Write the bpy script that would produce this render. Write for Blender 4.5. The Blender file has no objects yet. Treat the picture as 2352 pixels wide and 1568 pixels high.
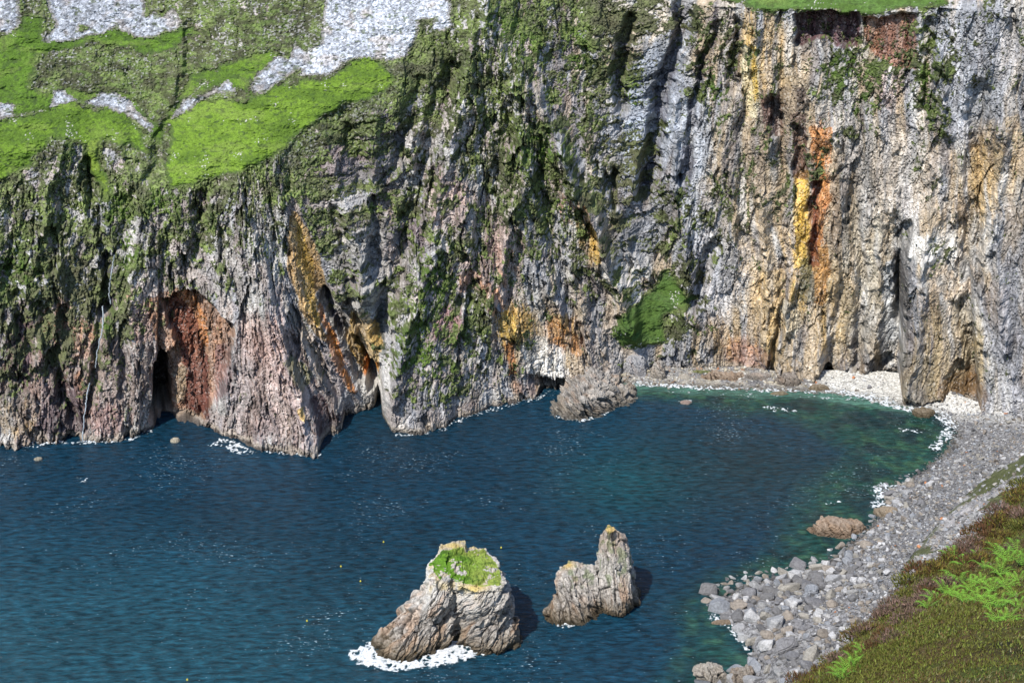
import bpy, bmesh, math, random
import numpy as np
from mathutils import Vector, Matrix
R = math.radians
# ------------------------------------------------------------------ camera, sky, sun
H, PITCH, F = 190.0, R(18.0), 3144.0          # metres above the sea, tilt, focal length in 2352 px units
CP, SP = math.cos(PITCH), math.sin(PITCH)
sc = bpy.context.scene
col = sc.collection
cam_d = bpy.data.cameras.new("camera"); cam = bpy.data.objects.new("camera", cam_d); col.objects.link(cam)
cam.location = (0, 0, H); cam.rotation_euler = (R(90) - PITCH, 0, 0)
cam_d.sensor_width = 36; cam_d.lens = 36 * F / 2352; cam_d.clip_start = 0.5; cam_d.clip_end = 20000
sc.camera = cam
SUN = Vector((-0.52, -0.70, 1.05)).normalized()
w = bpy.data.worlds.new("World"); sc.world = w; w.use_nodes = True
nt = w.node_tree; bg = nt.nodes["Background"]
sky = nt.nodes.new("ShaderNodeTexSky"); sky.sky_type = 'NISHITA'; sky.sun_disc = False
sky.sun_elevation = math.asin(SUN.z); sky.sun_rotation = math.atan2(SUN.x, SUN.y); sky.altitude = 100
sky.air_density = 1.0; sky.dust_density = 0.3; sky.ozone_density = 2.0
nt.links.new(sky.outputs[0], bg.inputs[0]); bg.inputs[1].default_value = 0.14
ld = bpy.data.lights.new("sun", 'SUN'); ld.energy = 4.2; ld.angle = R(0.5); ld.color = (1, .955, .88)
lo = bpy.data.objects.new("sun", ld); col.objects.link(lo); lo.rotation_euler = SUN.to_track_quat('Z', 'Y').to_euler()
sc.view_settings.view_transform = 'Standard'; sc.view_settings.look = 'None'
sc.view_settings.exposure = 0.42; sc.view_settings.gamma = 1
sc.cycles.max_bounces = 4; sc.cycles.diffuse_bounces = 2

rng = np.random.default_rng(7); random.seed(7)
# ------------------------------------------------------------------ helpers
def ray(X, Y):
    u = (np.asarray(X, float) - 1176) / F; v = (784 - np.asarray(Y, float)) / F
    return u, CP + v * SP, -SP + v * CP
def at(X, Y, z=0.0):                      # photo point -> world point at height z
    dx, dy, dz = ray(X, Y); t = (z - H) / dz
    return np.stack([dx * t, dy * t, np.zeros_like(t) + z], -1)
def along(X, Y, t):
    dx, dy, dz = ray(X, Y); return np.array([dx * t, dy * t, H + dz * t])
def project(x, y, z):
    zz = z - H; d = y * CP - zz * SP; up = y * SP + zz * CP
    return 1176 + F * x / d, 784 - F * up / d
def tanphi(X, Y):
    dx, dy, dz = ray(X, Y); return dz / np.hypot(dx, dy)
def S(a, b, x):
    t = np.clip((x - a) / (b - a), 0, 1); return t * t * (3 - 2 * t)

_L2 = rng.random((16, 256, 256)).astype(np.float32)
def n2(x, y, seed=0):                     # value noise in the plane, -1..1
    L = _L2[seed % 16]; x = np.asarray(x) + seed * 17.31; y = np.asarray(y) + seed * 9.77
    xi = np.floor(x).astype(np.int32); yi = np.floor(y).astype(np.int32)
    fx = (x - xi).astype(np.float32); fy = (y - yi).astype(np.float32)
    fx = fx * fx * (3 - 2 * fx); fy = fy * fy * (3 - 2 * fy)
    x0 = xi & 255; x1 = (xi + 1) & 255; y0 = yi & 255; y1 = (yi + 1) & 255
    a = L[y0, x0]; b = L[y0, x1]; c = L[y1, x0]; d = L[y1, x1]
    return (a + (b - a) * fx + (c - a) * fy + (a - b - c + d) * fx * fy) * 2 - 1
def fbm(x, y, oct=4, seed=0, g=.5):
    s = 0; a = 1; t = 0
    for k in range(oct):
        s = s + a * n2(x * 2 ** k, y * 2 ** k, seed + k); t += a; a *= g
    return s / t * 1.6
_L3 = rng.random((48, 48, 48)).astype(np.float32)
def n3(x, y, z, seed=0):
    x = x + seed * 7.3; y = y + seed * 3.1; z = z + seed * 5.9
    xi = np.floor(x).astype(int); yi = np.floor(y).astype(int); zi = np.floor(z).astype(int)
    f = [x - xi, y - yi, z - zi]; f = [a * a * (3 - 2 * a) for a in f]
    out = 0
    for i in (0, 1):
        for j in (0, 1):
            for k in (0, 1):
                wgt = (f[0] if i else 1 - f[0]) * (f[1] if j else 1 - f[1]) * (f[2] if k else 1 - f[2])
                out = out + wgt * _L3[(xi + i) % 48, (yi + j) % 48, (zi + k) % 48]
    return out * 2 - 1
def cells(x, y, seed=0):                  # broken rock: each cell has a level, a tilt and a random number
    r = np.random.default_rng(100 + seed); T = r.random((64, 64, 6)).astype(np.float32)
    xi = np.floor(x).astype(np.int32); yi = np.floor(y).astype(np.int32)
    best = np.full(x.shape, 9., np.float32); sec = best.copy(); off = np.zeros_like(best); rid = np.zeros_like(best); rid2 = rid.copy()
    for i in (-1, 0, 1):
        for j in (-1, 0, 1):
            c = T[(yi + j) & 63, (xi + i) & 63]
            dx = (x - (xi + i + c[..., 0])).astype(np.float32); dy = (y - (yi + j + c[..., 1])).astype(np.float32)
            d = dx * dx + dy * dy; m = d < best
            sec = np.where(m, best, np.minimum(sec, d))
            best = np.where(m, d, best)
            off = np.where(m, (c[..., 2] - .5) + (c[..., 3] - .5) * 2.2 * dx + (c[..., 4] - .5) * 2.2 * dy, off)
            rid = np.where(m, c[..., 5], rid); rid2 = np.where(m, c[..., 2], rid2)
    return off, rid, np.sqrt(sec) - np.sqrt(best), rid2

def inpoly(px, py, poly):
    P = np.asarray(poly, float); res = np.zeros(px.shape, bool)
    m = (px > P[:, 0].min()) & (px < P[:, 0].max()) & (py > P[:, 1].min()) & (py < P[:, 1].max())
    x = px[m]; y = py[m]; c = np.zeros(x.shape, bool); n = len(P)
    for i in range(n):
        x1, y1 = P[i]; x2, y2 = P[(i + 1) % n]
        if y1 == y2: continue
        c ^= ((y1 > y) != (y2 > y)) & (x < (x2 - x1) * (y - y1) / (y2 - y1) + x1)
    res[m] = c; return res
def dist_line(px, py, pts, reach=150):
    """distance to a polyline and position 0..1 along it"""
    P = np.asarray(pts, float); D = np.full(px.shape, 1e6, np.float32)
    m = (px > P[:, 0].min() - reach) & (px < P[:, 0].max() + reach) & (py > P[:, 1].min() - reach) & (py < P[:, 1].max() + reach)
    x = px[m]; y = py[m]; d = np.full(x.shape, 1e6)
    for a, b in zip(P[:-1], P[1:]):
        e = b - a; t = np.clip(((x - a[0]) * e[0] + (y - a[1]) * e[1]) / (e @ e), 0, 1)
        d = np.minimum(d, np.hypot(x - a[0] - t * e[0], y - a[1] - t * e[1]))
    D[m] = d; return D

def tag(o, label=None, cat=None, group=None, kind=None):
    if label: o["label"] = label
    if cat: o["category"] = cat
    if group: o["group"] = group
    if kind: o["kind"] = kind
    return o
def mesh_np(name, V, Q, mat, parent=None, smooth=False, colr=None, tri=False):
    me = bpy.data.meshes.new(name); V = np.asarray(V, np.float32).reshape(-1, 3); Q = np.asarray(Q, np.int32)
    k = Q.shape[1]
    me.vertices.add(len(V)); me.vertices.foreach_set("co", V.ravel())
    me.loops.add(Q.size); me.loops.foreach_set("vertex_index", Q.ravel())
    me.polygons.add(len(Q)); me.polygons.foreach_set("loop_start", np.arange(0, Q.size, k, dtype=np.int32))
    me.polygons.foreach_set("use_smooth", np.full(len(Q), smooth, bool))
    if colr is not None:
        c = np.ones((len(V), 4), np.float32); c[:, :3] = colr.reshape(-1, 3)
        at_ = me.color_attributes.new("tint", 'FLOAT_COLOR', 'POINT'); at_.data.foreach_set("color", c.ravel())
    me.update(calc_edges=True); me.materials.append(mat)
    o = bpy.data.objects.new(name, me); col.objects.link(o)
    if parent: o.parent = parent
    return o
def gridq(ny, nx, wrap=False):
    i = np.arange(ny - 1)[:, None]; j = np.arange(nx if wrap else nx - 1)[None]
    j1 = (j + 1) % nx
    return np.stack([i * nx + j, i * nx + j1, (i + 1) * nx + j1, (i + 1) * nx + j], -1).reshape(-1, 4)
def subset(V, Q, m, C):
    q = Q[m]; u, inv = np.unique(q, return_inverse=True)
    return V[u], inv.reshape(q.shape), C[u]
def empty(name, loc):
    o = bpy.data.objects.new(name, None); col.objects.link(o); o.location = loc; return o

# ------------------------------------------------------------------ materials
def N(nt, t, **k):
    n = nt.nodes.new(t)
    for a, b in k.items(): setattr(n, a, b)
    return n
def surf(name, fine=2.0, lo_=.6, hi=1.35, bump=.3, bscale=1.5, rough=.9, spec=.15, base=None, speck=None, crack=None):
    """tint attribute (or base colour) times fine procedural mottling, plus bump"""
    m = bpy.data.materials.new(name); m.use_nodes = True; t = m.node_tree; L = t.links.new
    b = t.nodes["Principled BSDF"]; b.inputs["Roughness"].default_value = rough; b.inputs["Specular IOR Level"].default_value = spec
    geo = N(t, "ShaderNodeNewGeometry")
    if base is None:
        a = N(t, "ShaderNodeAttribute", attribute_name="tint"); c = a.outputs["Color"]
    else:
        a = N(t, "ShaderNodeRGB"); a.outputs[0].default_value = (*base, 1); c = a.outputs[0]
    no = N(t, "ShaderNodeTexNoise"); no.inputs["Scale"].default_value = fine; no.inputs["Detail"].default_value = 5; no.inputs["Roughness"].default_value = .7
    L(geo.outputs["Position"], no.inputs["Vector"])
    mr = N(t, "ShaderNodeMapRange"); mr.inputs[1].default_value = .3; mr.inputs[2].default_value = .7; mr.inputs[3].default_value = lo_; mr.inputs[4].default_value = hi
    L(no.outputs["Fac"], mr.inputs[0])
    vm = N(t, "ShaderNodeVectorMath", operation='SCALE'); L(c, vm.inputs[0]); L(mr.outputs[0], vm.inputs["Scale"]); out = vm.outputs[0]
    if crack:
        vo = N(t, "ShaderNodeTexVoronoi", feature='DISTANCE_TO_EDGE'); vo.inputs["Scale"].default_value = crack
        mp = N(t, "ShaderNodeMapping"); mp.inputs["Scale"].default_value = (1, 1, .45); mp.inputs["Rotation"].default_value = (0, .3, 0)
        wn = N(t, "ShaderNodeTexNoise"); wn.inputs["Scale"].default_value = crack * .8; L(geo.outputs["Position"], wn.inputs["Vector"])
        ad = N(t, "ShaderNodeVectorMath", operation='MULTIPLY_ADD'); L(wn.outputs["Color"], ad.inputs[0]); ad.inputs[1].default_value = (2 / crack,) * 3; L(geo.outputs["Position"], ad.inputs[2])
        L(ad.outputs[0], mp.inputs["Vector"]); L(mp.outputs[0], vo.inputs["Vector"])
        cr = N(t, "ShaderNodeMapRange"); cr.inputs[1].default_value = 0; cr.inputs[2].default_value = .09; cr.inputs[3].default_value = .3; cr.inputs[4].default_value = 1
        L(vo.outputs["Distance"], cr.inputs[0])
        v2 = N(t, "ShaderNodeVectorMath", operation='SCALE'); L(out, v2.inputs[0]); L(cr.outputs[0], v2.inputs["Scale"]); out = v2.outputs[0]
    if speck:
        vo = N(t, "ShaderNodeTexVoronoi"); vo.inputs["Scale"].default_value = speck[0]; L(geo.outputs["Position"], vo.inputs["Vector"])
        sx = N(t, "ShaderNodeSeparateColor"); L(vo.outputs["Color"], sx.inputs[0])
        cr = N(t, "ShaderNodeMapRange"); cr.inputs[3].default_value = speck[1]; cr.inputs[4].default_value = speck[2]; L(sx.outputs[0], cr.inputs[0])
        v2 = N(t, "ShaderNodeVectorMath", operation='SCALE'); L(out, v2.inputs[0]); L(cr.outputs[0], v2.inputs["Scale"]); out = v2.outputs[0]
    L(out, b.inputs["Base Color"])
    bn = N(t, "ShaderNodeTexNoise"); bn.inputs["Scale"].default_value = bscale; bn.inputs["Detail"].default_value = 6; bn.inputs["Roughness"].default_value = .65
    L(geo.outputs["Position"], bn.inputs["Vector"])
    bu = N(t, "ShaderNodeBump"); bu.inputs["Strength"].default_value = 1; bu.inputs["Distance"].default_value = bump
    L(bn.outputs["Fac"], bu.inputs["Height"]); L(bu.outputs[0], b.inputs["Normal"])
    return m
M_cliff = surf("cliff_rock", 1.1, .5, 1.45, .3, .9)
M_stack = surf("stack_rock", 2.2, .55, 1.4, .35, 1.8)
M_grass = surf("hill_grass", 1.6, .6, 1.45, .30, 1.8)
M_scree = surf("scree_stone", 1.5, .7, 1.3, .5, 1.1, speck=(1.0, .5, 1.45))
M_beach = surf("beach_pebble", 3, .6, 1.3, .4, 2.5, speck=(1.6, .55, 1.5))
M_bould = surf("boulder_stone", 1.7, .6, 1.35, .22, 2.4)
M_talus = surf("talus_stone", 2.0, .6, 1.4, .4, 1.6)
M_heath = surf("heath_turf", 7, .45, 1.5, .10, 9)
M_leaf = surf("heather_leaf", 9, .6, 1.4, .01, 9, rough=.7)
M_foam = surf("foam_white", 3, .85, 1.12, .25, 3, rough=.6)
_t = M_foam.node_tree; _a = [n for n in _t.nodes if n.type == 'ATTRIBUTE'][0]; _s = N(_t, "ShaderNodeSeparateColor"); _t.links.new(_a.outputs["Color"], _s.inputs[0])
_n = N(_t, "ShaderNodeTexNoise"); _n.inputs["Scale"].default_value = 1.6; _n.inputs["Detail"].default_value = 5; _g = N(_t, "ShaderNodeNewGeometry"); _t.links.new(_g.outputs["Position"], _n.inputs["Vector"])
_k = N(_t, "ShaderNodeMath", operation='MULTIPLY_ADD'); _t.links.new(_n.outputs["Fac"], _k.inputs[0]); _k.inputs[1].default_value = .7; _t.links.new(_s.outputs[0], _k.inputs[2])
_r = N(_t, "ShaderNodeMapRange"); _r.inputs[1].default_value = .72; _r.inputs[2].default_value = 1.28; _r.inputs[3].default_value = 0; _r.inputs[4].default_value = 1; _t.links.new(_k.outputs[0], _r.inputs[0]); _t.links.new(_r.outputs[0], _t.nodes["Principled BSDF"].inputs["Alpha"])
M_fall = surf("falling_water", 2, .7, 1.2, .1, 3, base=(.36, .40, .43), rough=.35)
M_buoy = surf("buoy_yellow", 2, .95, 1.05, .01, 3, base=(.8, .62, .06), rough=.5)

# ------------------------------------------------------------------ the cliff: range r(azimuth, height)
COAST = [(-500,1075),(-100,1035),(0,1028),(90,1018),(160,1012),(260,1012),(330,998),(355,987),(360,962),(420,970),(470,978),(520,1005),(600,1038),
 (650,1043),(730,1042),(740,1012),(785,985),(792,960),(860,930),(868,908),(874,908),(878,955),(900,998),(960,992),(1020,985),(1050,965),
 (1110,945),(1200,922),(1250,908),(1325,903),(1360,893),(1400,885),(1425,872),(1432,862),(1500,850),(1560,855),(1640,852),(1700,845),
 (1780,862),(1880,868),(1900,852),(1990,862),(2060,852),(2074,925),(2150,932),(2240,922),(2252,968),(2352,975),(2500,990),(2800,1030)]
cw = at([c[0] for c in COAST], [c[1] for c in COAST]); cth = np.arctan2(cw[:, 0], cw[:, 1]); cr = np.hypot(cw[:, 0], cw[:, 1])
for i in range(1, len(cth)): cth[i] = max(cth[i], cth[i - 1] + 1e-4)
# slope profiles by photo column: list of (photo row where the slope ends, slope in degrees)
PROF = {-450: [(420, 62), (-420, 37)], 0: [(415, 62), (-420, 36)], 130: [(315, 60), (200, 33), (-420, 38)], 250: [(320, 60), (200, 34), (-420, 38)],
 400: [(440, 66), (230, 35), (-420, 40)], 620: [(360, 64), (160, 33), (-420, 38)], 800: [(245, 62), (120, 35), (-420, 37)], 950: [(190, 60), (60, 45), (-420, 38)],
 1100: [(820, 66), (400, 60), (100, 54), (-420, 45)], 1300: [(600, 62), (100, 58), (-420, 50)], 1480: [(800, 70), (640, 50), (300, 66), (0, 62), (-420, 50)],
 1650: [(20, 73), (-120, 30), (-420, 40)], 1900: [(26, 77), (-120, 28), (-420, 40)], 2130: [(20, 76), (-120, 30), (-420, 40)], 2250: [(-420, 70)], 2400: [(-420, 70)], 2850: [(-420, 66)]}
ZG = np.linspace(-6, 330, 420)
pc_th, pc_r = [], []
def coast_r_smooth(th):
    ths = np.linspace(th - .05, th + .05, 41); return np.mean(np.interp(ths, cth, cr))
for X in sorted(PROF):
    Yb = np.interp(X, [c[0] for c in COAST], [c[1] for c in COAST])
    p = at(X, Yb); th = math.atan2(p[0], p[1]); r = coast_r_smooth(th); z = 0.0
    rr, zz = [r, r], [-6.0, 0.0]
    for Ye, s in PROF[X]:
        T = float(tanphi(X, Ye)); ts = math.tan(R(s))
        r2 = (z - r * ts - H) / (T - ts); z2 = z + (r2 - r) * ts
        if r2 > r: rr.append(r2); zz.append(z2); r, z = r2, z2
    rr.append(rr[-1] + 150); zz.append(zz[-1] + 90)
    pc_th.append(th); pc_r.append(np.interp(ZG, zz, rr))
pc_th = np.array(pc_th); pc_r = np.array(pc_r)
NX, NY = 1560, 1020
TH = np.linspace(R(-26), R(27), NX)
base = np.stack([np.interp(TH, pc_th, pc_r[:, k]) for k in range(len(ZG))], 0)     # (z, th)
ker = np.hanning(61); ker /= ker.sum()
base = np.apply_along_axis(lambda a: np.convolve(np.pad(a, 30, mode='edge'), ker, 'valid'), 1, base)
kz = np.hanning(27); kz /= kz.sum(); bz = np.apply_along_axis(lambda a: np.convolve(np.pad(a, 13, mode='edge'), kz, 'valid'), 0, base)
wl = S(.02, -.06, TH)[None]; base = base * (1 - wl) + bz * wl
ztop = np.array([np.interp(0, (ZG - H) / base[:, j] - tanphi(1176, -60), ZG) for j in range(NX)])
ztop = np.convolve(np.pad(ztop, 40, mode='edge'), np.ones(81) / 81, 'valid')
tt = np.linspace(0, 1, NY)
Z = -4 + tt[:, None] * (ztop[None] + 4)
zi = (Z - ZG[0]) / (ZG[1] - ZG[0]); z0 = np.clip(np.floor(zi).astype(int), 0, len(ZG) - 2); fz = zi - z0
J = np.broadcast_to(np.arange(NX)[None], Z.shape)
RB = base[z0, J] * (1 - fz) + base[z0 + 1, J] * fz
TT = np.broadcast_to(TH[None], Z.shape)
PX, PY = project(RB * np.sin(TT), RB * np.cos(TT), Z)          # where each spot lies in the photo
# strata: lean of the beds (dx per dy) by place, traced down to the foot of the cliff
GX = np.arange(-600, 3000, 8.); GY = np.arange(-260, 960, 8.)
lean_x = [-600, 0, 300, 420, 570, 720, 780, 840, 885, 950, 1080, 1150, 1300, 1420, 1480, 1530, 1620, 1720, 1900, 2100, 2352, 3000]
lean_hi = [-.1, -.1, .05, .1, .25, .28, .25, .12, -.10, -.14, .03, .14, .34, .42, -.15, -.25, -.25, -.1, -.05, 0, -.1, -.1]
lean_lo = [-.15, -.15, -.1, .05, .08, .52, .56, .50, .05, -.12, .04, .20, .38, .34, .1, -.05, 0, 0, -.03, 0, .1, .1]
A = np.zeros((len(GY), len(GX))); A[-1] = GX
for k in range(len(GY) - 2, -1, -1):
    f = np.clip((GY[k] - 250) / 400, 0, 1)
    Ln = np.interp(GX, lean_x, lean_hi) * (1 - f) + np.interp(GX, lean_x, lean_lo) * f
    A[k] = np.interp(GX + Ln * 8, GX, A[k + 1])
def samp(G, x, y):
    gx = np.clip((x - GX[0]) / 8, 0, len(GX) - 1.001); gy = np.clip((y - GY[0]) / 8, 0, len(GY) - 1.001)
    i = gx.astype(int); j = gy.astype(int); a = gx - i; b = gy - j
    return (G[j, i] * (1 - a) + G[j, i + 1] * a) * (1 - b) + (G[j + 1, i] * (1 - a) + G[j + 1, i + 1] * a) * b
AD = samp(A, PX, PY)
wx = 9 * fbm(PX / 60, PY / 60, 3, 1) + 4 * fbm(PX / 16, PY / 16, 2, 4); wy = 9 * fbm(PX / 60, PY / 60, 3, 8) + 4 * fbm(PX / 16, PY / 16, 2, 11)
QX, QY = PX + wx, PY + wy                                       # jittered, for ragged borders
# coast detail carried up the beds
RS = np.interp(TT, cth, cr)
ksm = base[np.argmin(abs(ZG)), :]
pa = at(np.clip(AD, -490, 2790), np.interp(np.clip(AD, -490, 2790), [c[0] for c in COAST], [c[1] for c in COAST]))
tha = np.arctan2(pa[..., 0], pa[..., 1]); dcoast = np.interp(tha, cth, cr) - np.interp(tha, TH, ksm)
dth = np.interp(TT, cth, cr) - np.interp(TT, TH, ksm)
fade = np.exp(-np.maximum(Z, 0) / 55); lowm = S(14, 0, Z)
RR = RB + fade * (dth * lowm + dcoast * (1 - lowm) * S(85, 40, Z))
# --- zones
GRASS = [[(390,275),(470,240),(600,215),(720,182),(800,150),(830,128),(880,148),(905,185),(880,215),(800,238),(730,268),(660,332),(600,372),(500,402),(440,430),(390,432),(375,380),(400,320)],
 [(-300,290),(0,272),(80,268),(160,240),(280,255),(330,310),(352,352),(300,332),(240,322),(200,342),(170,322),(120,315),(90,342),(60,382),(0,422),(-300,480)],
 [(200,330),(232,325),(237,380),(258,430),(240,455),(215,400),(198,370)],
 [(-300,90),(0,90),(60,38),(100,45),(98,90),(200,92),(262,72),(330,92),(415,68),(450,60),(462,80),(380,108),(330,128),(300,112),(170,108),(80,128),(60,200),(120,212),(200,205),(300,215),(350,270),(385,300),(372,335),(330,290),(290,225),(230,208),(190,230),(130,252),(60,262),(0,268),(-300,290)],
 [(505,150),(590,125),(640,122),(590,168),(580,205),(600,217),(540,202),(520,180),(500,200),(430,235),(490,180),(480,185),(400,255),(370,330),(360,300),(400,240),(440,180)],
 [(1620,-200),(2205,-200),(2185,5),(2120,18),(1990,24),(1900,28),(1800,17),(1700,14),(1640,4)],
 [(1522,620),(1560,660),(1592,695),(1550,718),(1522,750),(1518,800),(1470,800),(1420,797),(1408,760),(1428,705),(1480,682),(1502,655)]]
GR = [(.125,.205,.024), (.112,.19,.022), (.13,.19,.025), (.085,.155,.02), (.095,.165,.02), (.085,.15,.035), (.070,.122,.032)]
SCREE = [([(-300,-200),(52,-200),(46,20),(50,38),(24,75),(0,70),(-300,90)], 'pale scree field cut by the left edge of the photo above the green slope'),
 [[(110,-200),(320,-200),(330,40),(350,20),(372,40),(395,15),(422,48),(415,65),(330,90),(262,70),(200,90),(95,95),(130,60),(110,10)], 'wide grey scree field with ragged top at upper left of the hillside'],
 [[(750,-200),(1000,-200),(1032,-5),(1042,62),(985,75),(995,42),(960,58),(955,90),(930,130),(880,140),(820,132),(750,167),(688,180),(702,122),(740,95)], 'largest pale scree chute running down to the bright grass'],
 [[(675,95),(702,112),(722,142),(690,160),(640,192),(602,215),(580,205),(590,170),(640,125),(665,140)], 'tapering scree tongue left of the largest scree chute'],
 [[(492,178),(400,258),(393,272),(412,266),(440,252),(500,215),(546,208),(522,180),(500,205),(430,236)], 'narrow forked scree strip beside the green ravine'],
 [[(230,208),(292,225),(322,260),(357,290),(345,308),(318,280),(290,262),(195,232)], 'slanting scree patch ending in the green ravine'],
 [[(120,208),(150,213),(177,236),(118,247)], 'small scree patch between two larger ones on the left slope'],
 [[(-60,235),(0,230),(30,240),(34,266),(0,272),(-60,280)], 'small scree patch at the left edge of the photo on the green slope']]
zone = np.zeros(PX.shape, np.int16)                              # 0 cliff, 1.. grass, 20.. scree
PXo = PX
for k, p in enumerate(GRASS): zone[inpoly(PX + (1.4 if k == 5 else 1) * wx + 5 * n2(PX / 5, PY / 4, 3), PY + (1.4 if k == 5 else 1) * wy + 5 * n2(PX / 5, PY / 4, 9), p)] = 1 + k
for k, (p, _) in enumerate(SCREE): zone[inpoly(PX + .6 * wx + 3 * n2(PX / 3, PY / 3, 4), PY + .6 * wy + 3 * n2(PX / 3, PY / 3, 7), p)] = 20 + k
isl = inpoly(QX, QY, [(965,45),(1000,40),(985,75),(955,92)]) | inpoly(QX, QY, [(178,62),(198,62),(195,75),(178,75)])
zone[isl] = 0
soft = ((zone > 0)).astype(np.float32)
def blur(a, n):
    k = np.ones(2 * n + 1, np.float32) / (2 * n + 1)
    for ax in (0, 1):
        c = np.cumsum(np.insert(np.pad(a, [(n + 0, n) if ax == 0 else (0, 0), (n, n) if ax == 1 else (0, 0)], mode='edge').astype(np.float64), 0, 0, axis=ax), axis=ax)
        a = (np.take(c, np.arange(2 * n + 1, c.shape[ax]), ax) - np.take(c, np.arange(0, c.shape[ax] - 2 * n - 1), ax)) / (2 * n + 1)
    return a.astype(np.float32)
softb = blur(soft, 5)
rockf = 1 - softb
# vegetation density by 100 px cells of the photo
VEGR = [[8,8,8,8,8,7,8,8,8,8,7,7,7,8,7,5,5,3,2,2,2,4,4,3],
 [9,9,9,9,8,8,8,9,9,8,8,7,6,7,6,3,4,2,4,7,5,6,2,3],
 [9,9,9,9,9,9,9,8,8,6,7,7,5,6,6,2,4,2,2,4,3,4,2,1],
 [8,7,6,8,9,9,8,6,5,5,6,7,7,5,6,2,2,4,4,2,1,2,1,2],
 [7,6,6,7,7,6,6,7,5,6,6,6,7,6,6,4,4,3,3,1,1,2,1,1],
 [7,7,6,6,6,6,5,6,5,6,6,5,5,5,5,4,4,2,2,1,1,3,1,1],
 [7,7,7,5,5,4,3,5,4,6,6,5,4,5,5,6,3,1,2,1,1,2,1,1],
 [6,6,6,3,2,1,2,4,3,7,7,5,3,2,4,6,2,1,1,1,1,1,1,1],
 [4,5,4,2,1,1,2,3,2,6,6,5,2,2,3,2,1,0,0,0,0,2,1,1],
 [1,2,2,0,0,0,1,1,0,2,2,1,0,0,0,0,0,0,0,0,0,1,0,0],
 [0]*24]
VG = np.array(VEGR, float) / 9; VG[3:9, 3:15] -= .10; VG[3:8, 0:3] -= .05; VG[0:3, 10:16] -= .07

def samp2(G, x, y):
    gx = np.clip(x / 100 - .5, 0, G.shape[1] - 1.001); gy = np.clip(y / 100 - .5, 0, G.shape[0] - 1.001)
    i = gx.astype(int); j = gy.astype(int); a = gx - i; b = gy - j
    return (G[j, i] * (1 - a) + G[j, i + 1] * a) * (1 - b) + (G[j + 1, i] * (1 - a) + G[j + 1, i + 1] * a) * b
veg_d = samp2(VG, QX, QY)
# --- gullies (+ back into the cliff) and ribs (- towards the sea): polyline, half width px, metres
LINES = [([(450,60),(440,150),(430,230),(385,300),(365,350)],22,4), ([(365,350),(330,420),(300,480),(290,520)],16,3),
 ([(1452,40),(1425,120),(1418,190),(1430,245)],17,16), ([(1575,-20),(1550,120),(1515,230),(1498,330),(1488,440)],19,18),
 ([(1700,60),(1692,140),(1685,200)],16,12), ([(1640,60),(1610,170),(1590,300),(1570,420)],10,6), ([(1770,230),(1775,310)],14,7),([(1830,300),(1835,420)],13,6),
 ([(1868,420),(1870,520),(1866,600)],9,6),([(2078,520),(2075,640),(2065,760)],15,7),([(245,590),(243,650),(240,720)],13,9),([(240,720),(222,830),(210,960)],12,5),
 ([(50,690),(60,800),(40,900)],20,5),([(95,690),(110,800),(160,960)],18,5),([(150,880),(170,1000)],16,4),([(285,740),(280,900)],10,4),
 ([(745,690),(790,790),(835,900)],10,6),([(800,700),(835,800),(868,900)],14,9),([(470,250),(560,330),(480,420)],20,2),
 ([(1640,570),(1610,640),(1590,700)],14,9),([(1405,400),(1410,470)],9,8),([(1460,330),(1455,440)],8,-7),([(1560,230),(1545,330),(1560,430)],16,-6),
 ([(1110,-40),(1150,130),(1260,330),(1390,560),(1440,740)],34,-11),([(1100,60),(1040,330),(990,560),(940,740),(905,900)],36,-10),([(1190,180),(1200,420),(1160,560),(1130,700)],26,-7),
 ([(1180,250),(1110,500),(1060,700)],16,5),([(1230,380),(1290,600),(1330,780)],15,6),([(1230,200),(1330,420),(1430,640)],15,-6),([(1290,330),(1395,590),(1465,770)],14,-6),([(1200,340),(1290,560),(1385,800)],15,-6),([(1140,330),(1200,520),(1290,700)],15,-5),([(1180,130),(1290,330),(1370,470)],13,-5),([(700,700),(760,820),(810,925)],11,-5),([(1345,330),(1420,500),(1490,640)],12,-5),([(1060,480),(1120,640),(1180,760)],14,-4),([(960,300),(925,480),(890,640)],14,-5),([(880,420),(930,300),(960,180)],12,4),([(1040,150),(960,400),(900,640),(880,760)],20,6),
 ([(800,300),(850,500),(880,700),(885,830)],20,4.5),([(770,480),(790,600),(810,700)],12,4),([(650,430),(668,600),(690,720),(760,850),(790,950)],20,-3),
 ([(649,720),(684,909),(722,1010)],16,-5),([(860,260),(850,420),(830,600),(820,700)],22,-6),([(740,300),(790,480),(840,640)],16,-5),
 ([(320,450),(310,560),(300,700)],30,-4),([(540,420),(560,560),(600,700)],30,-3),([(460,450),(450,560),(420,660)],15,5),([(150,330),(110,450),(80,600)],24,-6),([(280,330),(310,430)],24,-4),([(200,380),(215,480),(240,560)],13,5),
 ([(1560,450),(1580,600),(1600,740)],14,-5),([(1660,300),(1680,470),(1690,620)],16,-6),([(1750,450),(1760,640),(1770,820)],14,-6),([(1820,640),(1800,760),(1830,850)],18,-6),([(1800,600),(1790,700),(1780,850)],9,5),
 ([(1920,300),(1930,520),(1900,760),(1870,850)],20,-7),([(1960,420),(1975,640),(1960,840)],13,5),([(2020,500),(2025,700),(2000,850)],16,-6),([(2150,380),(2130,600),(2110,760),(2090,880)],24,-8),([(2250,200),(2240,420),(2230,700),(2240,900)],22,6),([(2300,300),(2290,560),(2310,800)],20,-6),
 ([(2160,120),(2175,300)],16,-7),([(2140,60),(2130,250)],14,6),([(1740,40),(1735,150)],18,-4),([(2060,330),(2040,480)],14,-4),([(1230,880),(1290,890)],16,4)]
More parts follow.
